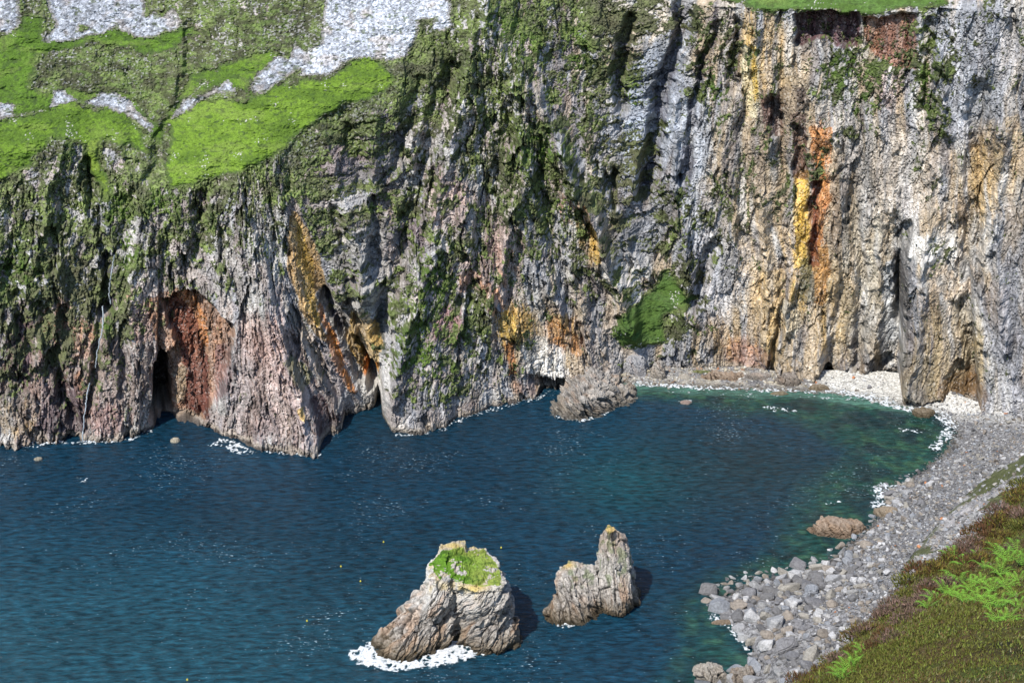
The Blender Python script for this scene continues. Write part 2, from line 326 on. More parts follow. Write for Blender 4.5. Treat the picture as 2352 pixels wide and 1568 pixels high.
for pts, wd, dep in LINES:
    d = dist_line(QX + 5 * n2(PX / 14, PY / 14, 12) + 4 * n2(PX / 9, PY / 30, 5), QY, pts, wd * 5)
    if dep > 0: RR += dep * (.72 if dep > 9 else 1) * np.exp(-(d / wd) ** 4)
    else: RR += dep * np.exp(-d / wd * 1.1) * 1.15
# recesses: polygon, metres back
for poly, dep in [([(350,985),(352,905),(360,850),(374,820),(390,850),(396,900),(392,975)],26), ([(375,700),(420,670),(470,690),(540,750),(535,840),(500,905),(470,985),(360,990),(372,860),(400,800)],9),
  ([(1826,30),(1975,28),(1978,105),(1940,120),(1890,95),(1830,108)],10), ([(1978,34),(2110,36),(2110,160),(2030,160),(1990,100)],4), ([(1896,830),(1915,868),(1884,870)],7), ([(1995,845),(2015,835),(2050,842),(2056,870),(2000,870)],8),
  ([(2165,870),(2200,835),(2215,925),(2170,930)],5),([(2080,930),(2085,885),(2150,905),(2160,940)],2.5),([(1235,905),(1250,878),(1300,868),(1335,890),(1335,915),(1240,920)],7),([(845,850),(884,830),(886,930),(850,935)],16),([(730,690),(750,690),(760,720),(745,760)],5)]:
    m = blur(inpoly(QX, QY, poly).astype(np.float32), 2); RR += dep * m
# --- rock texture relief: beds, blocks, cracks (metres)
wu = np.interp(PX, [0, 560, 720, 860, 900, 1000, 1100, 1300, 1440, 1540, 2352], [.5, .5, .9, .9, .55, .1, .1, .55, .9, .6, .6])
U = AD * wu + PX * (1 - wu) + 10 * fbm(PX / 90, PY / 90, 2, 3)
up = PY + .2 * PX
rel = 5.5 * (1 - 2 * abs(fbm(U / 95, up / 420, 2, 2))) + 2.6 * (1 - 2 * abs(n2(U / 38, up / 190, 6))) + 1.7 * n2(U / 15, up / 95, 9)
c0, id0, e0, h0 = cells(QX / 78 + .2 * U / 78, QY / 105 + PX / 300, 9)
c1, id1, e1, h1 = cells(U / 34 + .25 * n2(PX / 20, PY / 20, 2), up / 88, 1)
c2, id2, e2, h2 = cells(U / 13 + .25 * n2(PX / 9, PY / 9, 3), up / 30, 2)
c3, id3, e3, h3 = cells(U / 5.0, up / 17, 3)
pk0 = S(.42, .62, n2(PX / 2.7, PY / 2.4, 6))
blk = 5.5 * c0 * S(0, 40, Z) + 2.8 * c1 + 2.2 * c2 + .75 * c3 + .85 * n2(U / 3.6, up / 34, 5) + .5 * n2(PX / 3, PY / 3.5, 7) - .0
gent = np.gradient(RB, axis=0) / np.maximum(np.gradient(Z, axis=0), 1e-3); gent = .28 + .72 * S(1.25, .75, gent)
rug = (.55 + .45 * samp2(np.minimum(1, 1.25 - VG), PX, PY)) * np.clip(.78 + .85 * fbm(U / 26, up / 80, 2, 14), .22, 1.35) * (1 - .38 * S(1600, 1700, PX))
slab_ = blur(inpoly(QX, QY, [(665,450),(702,520),(735,600),(752,680),(758,785),(735,780),(690,705),(662,640),(655,520)]).astype(np.float32), 4)
slab = 1 - .7 * blur(inpoly(QX, QY, [(665,450),(702,520),(735,600),(752,680),(758,785),(735,780),(690,705),(662,640),(655,520)]).astype(np.float32), 4)
rockf = rockf * gent
relw = .48 - .10 * S(1500, 1350, PX) - .10 * S(900, 500, PX)
RR += (rel * (.05 + .95 * rockf) * relw + blk * rug * rockf * .85) * slab
RR += (1 - rockf) * (1.2 * fbm(PX / 50, PY / 22, 3, 12) + .35 * n2(PX / 5, PY / 3, 13) + .22 * n2(PX / 2.4, PY / 1.8, 1))
crev = np.minimum(S(.08, 0, e1), 1) * .7 + S(.10, 0, e2) * .6 + .7 * pk0
RR += crev * rockf
# --- vegetation over the rock
vn = fbm(PX / 42, PY / 30, 2, 5) * .34 + fbm(U / 15, up / 22, 2, 10) * .5 + n2(U / 6, up / 6, 3) * .5 + n2(PX / 3, PY / 2.6, 6) * .42 + (h2 - .5) * .35 - .25 * c1
veg_d = veg_d * (1 - slab_)
fringe = S(.02, .5, softb) * (1 - softb)
veg = S(-.03, .07, fringe * 1.2 +  (veg_d * 1.62 - .86) + vn * .66) * (zone == 0)
RR -= veg * (.55 + .45 * n2(PX / 5, PY / 4, 8)) * .9
RR = np.where(Z < 0, RR - .3 * Z, RR)
# --- colours
def C3(*c): return np.array(c, np.float32)
def mixt(Cc, c, f):                       # stain and painted gully shade, keeping the grain of the rock
    return Cc + (C3(*c) * (.45 + 1.05 * tone) - Cc) * f[..., None]
def mixc(Cc, c, f): return Cc + (C3(*c) - Cc) * f[..., None]
fs = n2(U / 3.6, up / 34, 5) * .6 + n2(U / 2.1, up / 14, 9) * .4
tone = .52 + .28 * fbm(U / 24, up / 120, 3, 4) + .20 * (id2 - .5) + .30 * (id3 - .5) + .12 * n2(PX / 3.5, PY / 3, 2) + .30 * fs
tone = np.clip(tone, 0, 1)[..., None]
CC = C3(.145, .136, .13) * (1 - tone) + C3(.56, .53, .495) * tone
CC = CC * (1 - .45 * np.clip(n2(PX / 2.2, PY / 2.2, 14) - .25, 0, 1))[..., None]
def ell(cx, cy, rx, ry, ang=0):
    a = R(ang); dx = QX - cx; dy = QY - cy; x = dx * math.cos(a) + dy * math.sin(a); y = -dx * math.sin(a) + dy * math.cos(a)
    return np.exp(-((x / rx) ** 2 + (y / ry) ** 2))
bandn = fbm(U / 20, up / 150, 2, 11); bandm = fbm(U / 34, up / 110, 3, 6)
CC = mixc(CC, (.47, .37, .25), S(-.05, .4, bandn) * .75 * S(1000, 1500, QX)); CC = mixc(CC, (.30, .31, .34), S(-.05, -.5, bandn) * .6)
CC = mixc(CC, (.66, .64, .60), S(.15, .6, bandm) * .45); CC = mixc(CC, (.17, .13, .11), S(-.2, -.65, bandm) * .5)
CC = mixc(CC, (.40, .30, .27), S(.1, .6, fbm(PX / 45, PY / 45, 2, 3)) * .35 * S(1500, 1200, QX))
streak = np.clip(.6 + .9 * n2(U / 9, up / 110, 1), 0, 1); streak2 = np.clip(.5 + 1.2 * n2(U / 6, up / 70, 5), 0, 1); patch = np.clip(.5 + 1.3 * n2(U / 14, up / 20, 7), 0, 1)
OR, OC, YE, DR, PU, PK, WH, BG, GY_ = (.44,.19,.07), (.50,.335,.13), (.56,.38,.12), (.115,.045,.036), (.15,.105,.135), (.42,.29,.25), (.74,.71,.66), (.36,.385,.43), (.30,.30,.32)
TINTS = [(1765,660,60,190,0,OC,.5,1),(1930,720,50,130,0,OC,.4,1),(2160,800,60,120,0,OC,.45,1),(2230,420,60,140,0,OC,.35,1),(1240,780,110,70,25,OC,.45,1),(1660,760,50,80,0,OC,.35,1),(520,800,40,90,0,OR,.35,2),(150,870,210,150,0,(.21,.165,.13),.6,0),(60,800,80,120,0,(.16,.115,.10),.5,1),(1800,450,260,380,0,(.45,.36,.25),.4,1),(480,620,160,60,0,(.33,.30,.28),.4,0),(620,880,110,150,0,PK,.55,0),(600,760,60,60,0,PK,.5,0),(540,860,40,120,0,GY_,.3,0),(230,880,110,110,0,(.25,.19,.17),.6,0),
 (110,720,60,60,0,OR,.55,2),(200,800,40,90,0,OR,.45,2),(60,860,80,130,0,DR,.55,1),(150,930,60,80,0,DR,.5,1),(40,960,60,40,0,OC,.45,2),(295,660,30,30,0,OR,.5,2),(330,740,40,60,0,(.35,.2,.16),.6,0),(250,960,60,40,0,(.33,.2,.18),.5,0),
 (1030,740,42,38,30,(.33,.19,.19),.8,0),(1005,620,40,40,0,PU,.5,0),(940,520,45,70,0,PU,.45,0),(850,290,60,60,0,PU,.35,0),(760,360,60,60,0,PU,.3,0),(1030,450,50,70,0,PK,.5,0),(1090,600,70,70,0,PK,.5,0),(1150,560,60,60,0,PK,.4,0),
 (1130,680,30,60,-20,OR,.65,2),(1160,610,30,40,0,OR,.35,2),(1185,745,48,52,0,OC,.85,0),(1190,800,35,55,0,OC,.7,1),(1300,760,50,40,30,OR,.6,2),(1310,740,60,22,35,OC,.6,1),(1340,540,18,62,-15,YE,.75,1),(1310,480,30,40,-20,OR,.45,2),(1260,850,52,38,10,WH,.75,0),(1225,820,40,40,0,WH,.5,1),(1210,880,40,40,0,OR,.35,2),(1290,890,50,20,0,(.2,.17,.15),.6,0),(1345,885,26,22,0,OR,.6,2),(1400,790,70,90,0,(.3,.26,.24),.35,0),
 (930,880,60,100,0,GY_,.2,0),(1000,960,90,40,0,(.40,.35,.30),.3,0),(1460,630,60,90,-25,WH,.25,1),
 (1500,250,70,240,12,BG,.85,0),(1590,330,50,160,8,BG,.75,0),(1560,520,90,90,0,BG,.4,0),(1640,640,80,110,0,(.50,.50,.52),.6,0),
 (1722,160,16,120,2,YE,.85,1),(1716,120,22,110,2,OC,.6,0),(1650,60,40,50,0,PU,.5,1),(1770,140,50,120,0,OC,.5,1),(1880,330,24,50,5,OR,.8,0),(1850,500,13,95,-3,OC,.6,1),(1855,540,32,110,0,OC,.7,1),(1885,470,16,150,3,OR,.75,0),(1880,590,22,60,-5,OR,.7,0),(1900,700,60,110,0,OC,.55,1),(1760,700,70,140,0,OC,.6,1),(1820,700,40,60,0,YE,.45,1),(1720,820,60,50,0,OR,.35,2),(1660,860,80,18,0,(.5,.42,.3),.6,0),
 (1980,640,90,220,0,(.44,.40,.32),.55,1),(2000,780,60,80,0,(.36,.37,.38),.5,1),(2120,560,90,40,-10,WH,.75,0),(2180,640,80,80,0,(.55,.44,.33),.6,2),(2060,400,120,120,0,(.50,.46,.42),.5,0),(2190,800,90,130,0,(.36,.31,.22),.6,1),(2250,860,16,110,0,YE,.35,1),(2280,400,60,120,0,OC,.5,1),(2200,250,90,90,0,GY_,.6,0),(2260,100,110,110,0,GY_,.7,0),(2330,700,60,260,0,GY_,.5,0),(2040,200,60,60,0,PK,.5,1),(2330,150,50,120,0,(.5,.43,.36),.4,1),(2110,920,60,20,0,(.10,.07,.03),.8,0),(2230,915,40,24,0,(.16,.09,.04),.7,0)]
fib = .5 * n2(U / 2.6, up / 42, 2) + .35 * n2(U / 6.5, up / 60, 8) + .35 * n2(PX / 3, PY / 3, 10)
for cx, cy, rx, ry, an, c, s, k in TINTS:
    f = ell(cx, cy, rx, ry, an); f = S(.26, .60, f + .36 * fib) * (.55 + .6 * f)
    f = np.clip(f, 0, 1) * s * (1 if k == 0 else streak if k == 1 else patch)
    CC = mixt(CC, c, f)
DK, NV, OL, TN = (.085,.065,.06), (.055,.055,.075), (.13,.14,.05), (.40,.32,.24)  # NV: navy for dark stains and for shade painted into gullies
BANDS = [([(642,758),(660,750),(775,950),(735,1000),(690,900)],(.20,.155,.14),.8,'s'),([(646,809),(665,800),(720,862),(700,880)],OL,.7,'s'),([(680,758),(700,750),(752,870),(735,880)],TN,.7,'s'),([(705,905),(730,900),(788,965),(780,985),(745,1000)],(.09,.06,.06),.95,'y'),
 ([(728,724),(738,720),(800,870),(792,880)],OR,.8,'s'),([(741,684),(757,684),(795,792),(780,796)],NV,.9,'y'),([(856,707),(884,707),(886,809),(862,815)],(.08,.09,.08),.85,'s'),([(810,665),(852,655),(858,740),(822,745)],(.50,.48,.45),.7,'s'),([(846,860),(874,862),(872,908),(850,900)],(.50,.17,.04),.9,'y'),
 ([(1050,629),(1104,625),(1100,676),(1052,672)],(.46,.27,.18),.7,'s'),([(1026,527),(1117,530),(1110,585),(1040,580)],(.58,.53,.48),.6,'s'),([(1145,705),(1190,715),(1188,785),(1150,775)],(.56,.40,.14),.85,'s'),([(1165,786),(1183,786),(1186,868),(1170,868)],OR,.8,'s'),([(1255,724),(1300,735),(1345,800),(1325,805),(1262,765)],(.36,.20,.09),.85,'s'),
 ([(1202,775),(1250,765),(1290,790),(1312,850),(1290,875),(1215,865)],(.66,.64,.60),.8,'s'),([(1246,868),(1318,864),(1322,900),(1250,905)],(.14,.13,.125),.8,'s'),([(1345,515),(1362,515),(1382,595),(1362,598)],(.56,.38,.13),.95,'y'),([(1320,430),(1340,430),(1360,520),(1345,525)],(.42,.26,.12),.7,'s'),([(1338,871),(1352,871),(1356,900),(1344,900)],(.5,.17,.07),.9,'y'),
 ([(1416,585),(1440,585),(1468,670),(1450,680),(1420,640)],(.60,.56,.52),.8,'y'),([(1467,633),(1501,640),(1495,672),(1470,668)],(.15,.10,.07),.8,'s'),([(1440,440),(1465,436),(1478,500),(1462,520),(1445,490)],(.46,.44,.45),.9,'y'),
 ([(1702,102),(1742,102),(1742,240),(1725,280),(1705,240)],(.55,.50,.36),.8,'y'),([(1728,102),(1738,102),(1738,240),(1728,240)],(.62,.42,.10),.9,'y'),([(1742,205),(1773,205),(1770,295),(1744,290)],DK,.9,'s'),([(1786,204),(1803,204),(1805,296),(1788,296)],DK,.85,'s'),([(1827,204),(1854,204),(1852,306),(1828,306)],DK,.85,'s'),
 ([(1685,34),(1699,34),(1700,204),(1686,204)],NV,.9,'s'),([(1632,7),(1646,7),(1644,130),(1634,130)],NV,.8,'s'),([(1606,130),(1627,130),(1600,300),(1572,306)],NV,.75,'s'),([(1562,340),(1593,335),(1590,455),(1564,450)],NV,.8,'s'),([(1854,289),(1915,289),(1905,345),(1860,340)],(.48,.25,.12),.85,'s'),([(1871,357),(1893,357),(1893,440),(1873,435)],(.50,.24,.10),.9,'y'),
 ([(1824,400),(1858,390),(1858,533),(1850,602),(1822,610)],(.50,.34,.10),.9,'s'),([(1834,588),(1875,588),(1870,684),(1838,680)],(.08,.08,.04),.8,'s'),([(1861,565),(1902,560),(1895,690),(1872,690)],(.46,.27,.12),.85,'s'),([(1746,616),(1800,616),(1790,826),(1750,826)],(.50,.38,.22),.7,'s'),([(1793,684),(1838,684),(1835,758),(1800,758)],(.62,.58,.48),.7,'s'),
 ([(2031,605),(2062,605),(2065,809),(2035,809)],(.50,.51,.52),.85,'s'),([(2062,520),(2096,520),(2090,724),(2064,724)],(.12,.115,.11),.8,'s'),([(2116,565),(2208,560),(2205,600),(2120,605)],(.74,.71,.67),.8,'s'),([(2065,785),(2150,800),(2150,928),(2070,928)],(.17,.15,.11),.65,'s'),([(2150,877),(2238,877),(2240,928),(2152,928)],(.15,.09,.04),.75,'s'),
 ([(1576,578),(1613,578),(1610,656),(1580,656)],NV,.75,'s'),([(1685,800),(1773,792),(1770,860),(1690,860)],(.36,.22,.17),.6,'s'),([(30,690),(75,690),(66,900),(30,880)],(.10,.07,.08),.75,'s'),([(95,870),(170,890),(210,1000),(80,990)],(.09,.065,.075),.75,'s'),([(240,590),(262,590),(258,715),(242,715)],NV,.85,'y'),([(110,720),(190,730),(185,800),(120,790)],(.40,.22,.13),.6,'s'),  # dark purple bands at left: part stain, part painted shade
 ([(0,900),(70,900),(90,960),(0,990)],(.24,.22,.20),.5,'s'),([(285,740),(296,740),(290,900),(280,900)],NV,.7,'s'),([(2130,0),(2352,0),(2352,260),(2170,300)],(.36,.37,.39),.5,'s'),([(668,470),(699,519),(729,574),(751,689),(731,679),(719,694),(739,759),(754,809),(724,779),(684,699),(662,624),(657,534)],(.46,.31,.15),.9,'y'),([(674,489),(694,530),(718,610),(722,690),(740,760),(726,760),(698,680),(680,600)],YE,.85,'s'),
 ([(750,775),(765,790),(825,935),(812,942),(778,870),(745,800)],(.42,.18,.06),.9,'s'),([(805,740),(830,690),(872,760),(880,850),(868,905),(835,900),(800,820)],OC,.9,'s'),([(835,860),(870,850),(868,910),(838,905)],(.55,.19,.05),.95,'y'),([(800,640),(860,640),(865,720),(810,740)],(.45,.43,.40),.6,'s'),
 ([(335,690),(400,670),(475,690),(545,760),(532,840),(500,905),(475,985),(360,990),(385,900),(362,820)],(.28,.16,.10),.9,'y'),([(385,690),(440,680),(470,740),(480,800),(460,860),(400,800)],OR,.6,'s'),([(395,690),(445,740),(478,850),(485,975),(430,975),(425,850),(390,760)],DR,.92,'y'),([(495,830),(540,790),(540,850),(500,925),(490,960)],(.16,.10,.10),.7,'s'),([(405,880),(430,860),(430,960),(405,960)],(.30,.24,.17),.8,'s'),
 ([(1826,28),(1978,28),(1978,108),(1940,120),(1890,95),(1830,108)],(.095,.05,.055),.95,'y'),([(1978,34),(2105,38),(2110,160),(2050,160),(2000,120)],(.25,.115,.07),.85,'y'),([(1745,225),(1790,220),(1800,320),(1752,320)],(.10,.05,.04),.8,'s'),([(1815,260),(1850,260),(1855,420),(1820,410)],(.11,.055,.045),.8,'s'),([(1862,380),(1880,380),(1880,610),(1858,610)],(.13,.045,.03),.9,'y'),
 ([(2060,500),(2095,500),(2085,770),(2050,770)],(.16,.15,.14),.7,'s'),([(350,985),(352,905),(360,850),(374,820),(386,850),(388,900),(386,975)],(.03,.03,.035),.9,'y'),([(676,905),(692,900),(700,935),(688,938)],YE,.8,'y'),([(1415,60),(1450,50),(1440,240),(1412,200)],(.08,.07,.09),.8,'y'),([(1545,20),(1580,10),(1500,440),(1475,440)],(.08,.07,.09),.7,'s')]  # near-black cave mouth and last two gullies: shade painted into the colour
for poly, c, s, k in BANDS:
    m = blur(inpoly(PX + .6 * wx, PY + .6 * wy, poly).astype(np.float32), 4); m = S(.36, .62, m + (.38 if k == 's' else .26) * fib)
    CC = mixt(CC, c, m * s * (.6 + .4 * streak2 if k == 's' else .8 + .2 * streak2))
# colour darker along fissures and in small pits, with pale flecks
CC = CC * (1 - .38 * np.clip(S(.05, 0, e1) * .4 + S(.06, 0, e2) * .5 + S(.10, 0, e3) * .45, 0, .85))[..., None]
pock = np.clip(S(.42, .62, n2(PX / 2.7, PY / 2.4, 6)) + S(.45, .7, fs), 0, 1) * S(-.5, .4, fbm(PX / 40, PY / 40, 2, 1))
CC = mixc(CC, (.055, .06, .05), pock * .5 * np.clip(rug, .2, 1))
CC = mixc(CC, (.74, .72, .68), S(.45, .7, n2(PX / 2.9, PY / 2.5, 13)) * .25)
CC *= (1 + .30 * (id3 - .5) + .22 * (id1 - .5) + .22 * (id0 - .5))[..., None]
zs = Z + .8 * n2(PX / 12, PY / 12, 4)
CC = mixc(CC, (.36, .31, .25), S(3.0, 1.4, zs) * S(.2, .9, zs) * .6)
CC = mixc(CC, (.07, .06, .05), S(1.1, .5, zs) * .85)
v1 = np.clip(.5 + .7 * fbm(PX / 28, PY / 18, 3, 7), 0, 1)[..., None]; v2 = np.clip(.5 + 1.1 * n2(PX / 4, PY / 3, 9), 0, 1)[..., None]
VCc = (C3(.052, .060, .030) * (1 - v1) + C3(.135, .168, .062) * v1) * (.6 + .8 * v2)
VCc = mixc(VCc, (.17, .165, .12), S(.2, .7, n2(PX / 3.2, PY / 2.8, 11)) * .6)
VCc = mixc(VCc, (.085, .08, .055), np.clip(n2(PX / 35, PY / 30, 15) * 1.0, 0, .4))
VCc = mixc(VCc, (.115, .165, .05), S(420, 300, QY) * S(900, 600, QX) * np.clip(.15 + .8 * n2(PX / 9, PY / 6, 6), 0, .6))
upl = S(430, 300, QY) * S(1000, 700, QX); VCc = mixc(VCc, (.045, .045, .028), upl * S(-.05, .5, fbm(PX / 22, PY / 12, 3, 10)) * .75); VCc = mixc(VCc, (.33, .32, .31), upl * S(.5, .8, n2(PX / 3.4, PY / 2.6, 14) + .35 * n2(PX / 50, PY / 30, 2)) * .75); VCc = VCc * (1 - .15 * upl)[..., None]
VCc = VCc * (1 + .18 * S(1600, 1400, PX) + .18 * S(1000, 600, PX))[..., None]
VCc = mixc(VCc, (.12, .115, .075), np.clip(ell(130, 760, 150, 120) + ell(1440, 420, 60, 120) + ell(1460, 60, 80, 80) + ell(90, 620, 100, 50), 0, .6))
gsp = [(960,770,60,60),(990,650,40,70),(1000,810,120,40),(1160,60,40,30),(1210,110,40,40),(1330,120,30,60),(1650,200,30,45),(1940,170,60,40),(1960,240,40,30),(1460,240,26,50),(1250,330,60,40),(1290,460,20,20),(2130,200,18,60),(1800,330,40,30),(290,560,20,60),(240,740,18,30),(40,620,60,60),(380,470,40,40),(270,480,30,50)]
gm = np.zeros(PX.shape)
for a in gsp: gm = np.maximum(gm, ell(*a))
VCc = mixc(VCc, (.090, .150, .032), np.clip(gm * 1.2, 0, .85) * np.clip(.5 + .8 * n2(PX / 7, PY / 5, 2), 0, 1))
rim = np.clip(softb * 2, 0, 1) * .5
CC = CC + (VCc - CC) * veg[..., None]
gs = fbm(PX / 70, PY / 24, 3, 9); gs2 = n2(PX / 3.5, PY / 2.2, 3) * 1.4 + .5 * n2(PX / 11, PY / 5, 5)
for k, c in enumerate(GR):
    m = zone == 1 + k; g = C3(*c) * (1 + .22 * gs + .16 * gs2)[..., None]; dk = S(.55, .75, fbm(PX / 9, PY / 6, 2, 13) - (0 if k in (0, 1, 2) else -.25))
    g = mixc(g, (.045, .075, .02), dk * .8); ed_ = S(.99, .72, softb + .22 * n2(PX / 5, PY / 4, 4)); g = mixc(g, (.06, .085, .03), ed_ * .85); g = mixc(g, (.15, .19, .05), S(.1, .6, gs) * .35); g = mixc(g, (.07, .125, .02), S(0, -.6, gs) * .45); st = n2(PX / 2.5, PY / 2.5, 8) * n2(PX / 40, PY / 40, 4)
    g = mixc(g, (.5, .48, .45), S(.5, .6, st))
    CC[m] = g[m]
m = zone >= 20; sc_ = .36 * (1 + .35 * n2(PX / 2.3, PY / 1.8, 5) + .25 * n2(PX / 5, PY / 4, 6) + .14 * fbm(PX / 50, PY / 50, 2, 2) + .16 * n2(PX / 6 + PY / 30, PY / 45, 10) + .3 * S(.5, .8, n2(PX / 1.6, PY / 1.4, 1)))
sg = C3(.95, 1.0, 1.10) * sc_[..., None]; sg = mixc(sg, (.33, .28, .24), S(.15, .9, fbm(PX / 30, PY / 20, 3, 3)) * .6); sg = mixc(sg, (.17, .15, .12), S(.97, .70, blur((zone >= 20).astype(np.float32), 5) + .2 * n2(PX / 4, PY / 3, 2)) * .7); sg = mixc(sg, (.08, .10, .04), S(.62, .78, fbm(PX / 12, PY / 7, 2, 8)) * .7); sg *= np.where(zone == 22, 1.22, 1.0)[..., None]
CC[m] = sg[m]
lum_ = CC.mean(-1, keepdims=True); satf = np.where(zone == 0, 1.12, 1.0)[..., None]; CC = (lum_ + (CC - lum_) * satf) * np.where(zone == 0, .94, 1.0)[..., None]
CC = np.clip(CC, .01, .9)
V = np.stack([RR * np.sin(TT), RR * np.cos(TT), Z + rockf * .5 * n2(PX / 6, PY / 6, 12)], -1).reshape(-1, 3)
Q = gridq(NY, NX); Cf = CC.reshape(-1, 3)
fz_ = zone.reshape(-1)[Q[:, 0]]
v, q, c = subset(V, Q, fz_ == 0, Cf); o = mesh_np("cliff", v, q, M_cliff, colr=c); tag(o, "tall grey and ochre quartzite sea cliff streaked with dark vegetation", "cliff", kind="structure")
GL = ['broad bright green grass slope above the cliff right of the ravine', 'bright green grass slope above the cliff left of the ravine', 'narrow green grass tongue between two dark rocky knolls', 'patchy green turf among the scree fields at upper left',
 'green turf beside the forked scree strip', 'green grass strip along the top rim of the right cliff', 'triangular green grass fan at the foot of the central buttress']
for k in range(7):
    m = fz_ == 1 + k
    if m.sum() > 20:
        v, q, c = subset(V, Q, m, Cf); tag(mesh_np("grass", v, q, M_grass, smooth=True, colr=c), GL[k], "grass", "grass slopes on the cliff", "stuff")
for k, (_, lab) in enumerate(SCREE):
    m = fz_ == 20 + k
    if m.sum() > 20:
        v, q, c = subset(V, Q, m, Cf); tag(mesh_np("scree", v, q, M_scree, colr=c), lab, "scree", "scree fields on the hillside", "stuff")
del V, Q, Cf

# ------------------------------------------------------------------ sea
def axis(a, b, step, far):
    m = np.arange(a, b, step); lo = a - np.geomspace(step, far, 24)[::-1]; hi = b + np.geomspace(step, far, 24)
    return np.concatenate([lo, m, hi])
xs = axis(-230, 230, .9, 5000); ys = axis(255, 570, .9, 4000)
SXg, SYg = np.meshgrid(xs, ys)
sx, sy = project(SXg, np.maximum(SYg, 60), 0 * SXg)
jx = 16 * fbm(SXg / 14, SYg / 14, 3, 2); jy = 12 * fbm(SXg / 14, SYg / 14, 3, 6)
qx, qy = sx + jx, sy + jy
def seg(poly, n=6, jit=1.0): return blur(inpoly(sx + jit * jx, sy + jit * jy, poly).astype(np.float32), n)
DEEP, MID = (.0036, .0245, .045), (.0085, .042, .060)
WC = np.zeros(SXg.shape + (3,), np.float32) + C3(*DEEP)
WC = mixc(WC, MID, S(1040, 1500, sy) * S(1500, 300, sx) * .9 + S(1150, 1500, sy) * .15)
gl = np.clip(np.exp(-(((sx - 1440) / 170) ** 2 + ((sy - 1110) / 90) ** 2)), 0, 1)
WC = mixc(WC, (.006, .048, .050), gl * .5)
sh = seg([(1425,870),(2100,870),(2230,950),(2200,1040),(2130,1100),(2040,1130),(2020,1200),(1960,1260),(1880,1300),(1720,1345),(1640,1400),(1700,1470),(1740,1530),(1560,1700),(1540,1560),(1600,1470),(1560,1400),(1640,1330),(1780,1270),(1820,1200),(1860,1120),(1960,1040),(1900,990),(1750,950),(1560,915),(1430,905)], 7)
WC = mixc(WC, (.010, .048, .036), np.clip(sh * 1.0, 0, 1) * .8)
dap = S(.05, .55, fbm(SXg / 3, SYg / 4.5, 3, 9)); WC = mixc(WC, (.030, .080, .045), dap * sh * .75)
dap2 = S(.1, .5, fbm(SXg / 8, SYg / 9, 2, 12)); WC = mixc(WC, (.006, .020, .028), dap2 * sh * .75)
WC = mixc(WC, (.075, .17, .13), seg([(1425,868),(1700,880),(1900,890),(2070,925),(2100,950),(1980,935),(1850,910),(1600,905),(1440,895)], 3, .5) * .75)
WC = mixc(WC, (.010, .032, .036), seg([(1560,1010),(1780,1000),(1900,1060),(1850,1180),(1700,1190),(1600,1120)], 30) * .7)
lg = fbm(SXg / 60, SYg / 40, 3, 5); WC *= (1 + .20 * lg + .05 * fbm(SXg / 16 + SYg / 50, SYg / 9, 2, 12))[..., None]
wz = .10 * n2(SXg / 2.1, SYg / 1.4, 3) + .08 * n2(SXg / 4.4, SYg / 3.1, 8)
m_ = bpy.data.materials.new("sea_water"); m_.use_nodes = True; t = m_.node_tree; L = t.links.new; b = t.nodes["Principled BSDF"]
b.inputs["Roughness"].default_value = .16; b.inputs["IOR"].default_value = 1.33
a = N(t, "ShaderNodeAttribute", attribute_name="tint"); geo = N(t, "ShaderNodeNewGeometry")
mp = N(t, "ShaderNodeMapping"); mp.inputs["Rotation"].default_value = (0, 0, R(-14)); mp.inputs["Scale"].default_value = (.42, 1, 1); L(geo.outputs["Position"], mp.inputs["Vector"])
n1 = N(t, "ShaderNodeTexNoise"); n1.inputs["Scale"].default_value = .75; n1.inputs["Detail"].default_value = 7; n1.inputs["Roughness"].default_value = .68; n1.inputs["Distortion"].default_value = .4; L(mp.outputs[0], n1.inputs["Vector"])
bu = N(t, "ShaderNodeBump"); bu.inputs["Strength"].default_value = 1; bu.inputs["Distance"].default_value = .85; L(n1.outputs["Fac"], bu.inputs["Height"]); L(bu.outputs[0], b.inputs["Normal"])
# ripple reflections painted as streaks; pale specks paint sparkle and small whitecaps
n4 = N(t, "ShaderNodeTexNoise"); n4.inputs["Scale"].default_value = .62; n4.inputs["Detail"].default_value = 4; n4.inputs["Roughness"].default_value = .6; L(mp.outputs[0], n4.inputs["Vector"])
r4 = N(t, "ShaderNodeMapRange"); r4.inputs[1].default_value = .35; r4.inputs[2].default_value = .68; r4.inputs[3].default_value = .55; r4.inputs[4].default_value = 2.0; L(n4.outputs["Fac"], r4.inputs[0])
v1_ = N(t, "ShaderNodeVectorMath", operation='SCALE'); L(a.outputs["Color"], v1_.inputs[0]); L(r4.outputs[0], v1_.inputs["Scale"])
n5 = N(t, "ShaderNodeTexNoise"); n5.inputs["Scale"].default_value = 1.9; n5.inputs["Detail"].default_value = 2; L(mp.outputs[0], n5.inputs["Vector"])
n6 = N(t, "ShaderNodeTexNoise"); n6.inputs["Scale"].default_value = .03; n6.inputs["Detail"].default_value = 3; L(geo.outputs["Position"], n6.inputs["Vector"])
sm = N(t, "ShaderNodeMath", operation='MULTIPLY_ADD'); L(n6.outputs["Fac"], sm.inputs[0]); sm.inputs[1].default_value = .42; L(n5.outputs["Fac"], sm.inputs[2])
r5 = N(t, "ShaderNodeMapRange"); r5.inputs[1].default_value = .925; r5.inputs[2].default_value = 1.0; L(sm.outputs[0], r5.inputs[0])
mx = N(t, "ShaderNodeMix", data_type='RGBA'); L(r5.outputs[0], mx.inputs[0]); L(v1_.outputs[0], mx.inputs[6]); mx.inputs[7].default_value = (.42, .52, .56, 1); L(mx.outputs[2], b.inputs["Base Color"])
V = np.stack([SXg, SYg, wz], -1).reshape(-1, 3)
tag(mesh_np("sea", V, gridq(*SXg.shape), m_, smooth=True, colr=WC), "deep blue sea filling the bay, green over the shallows", "sea", kind="structure")

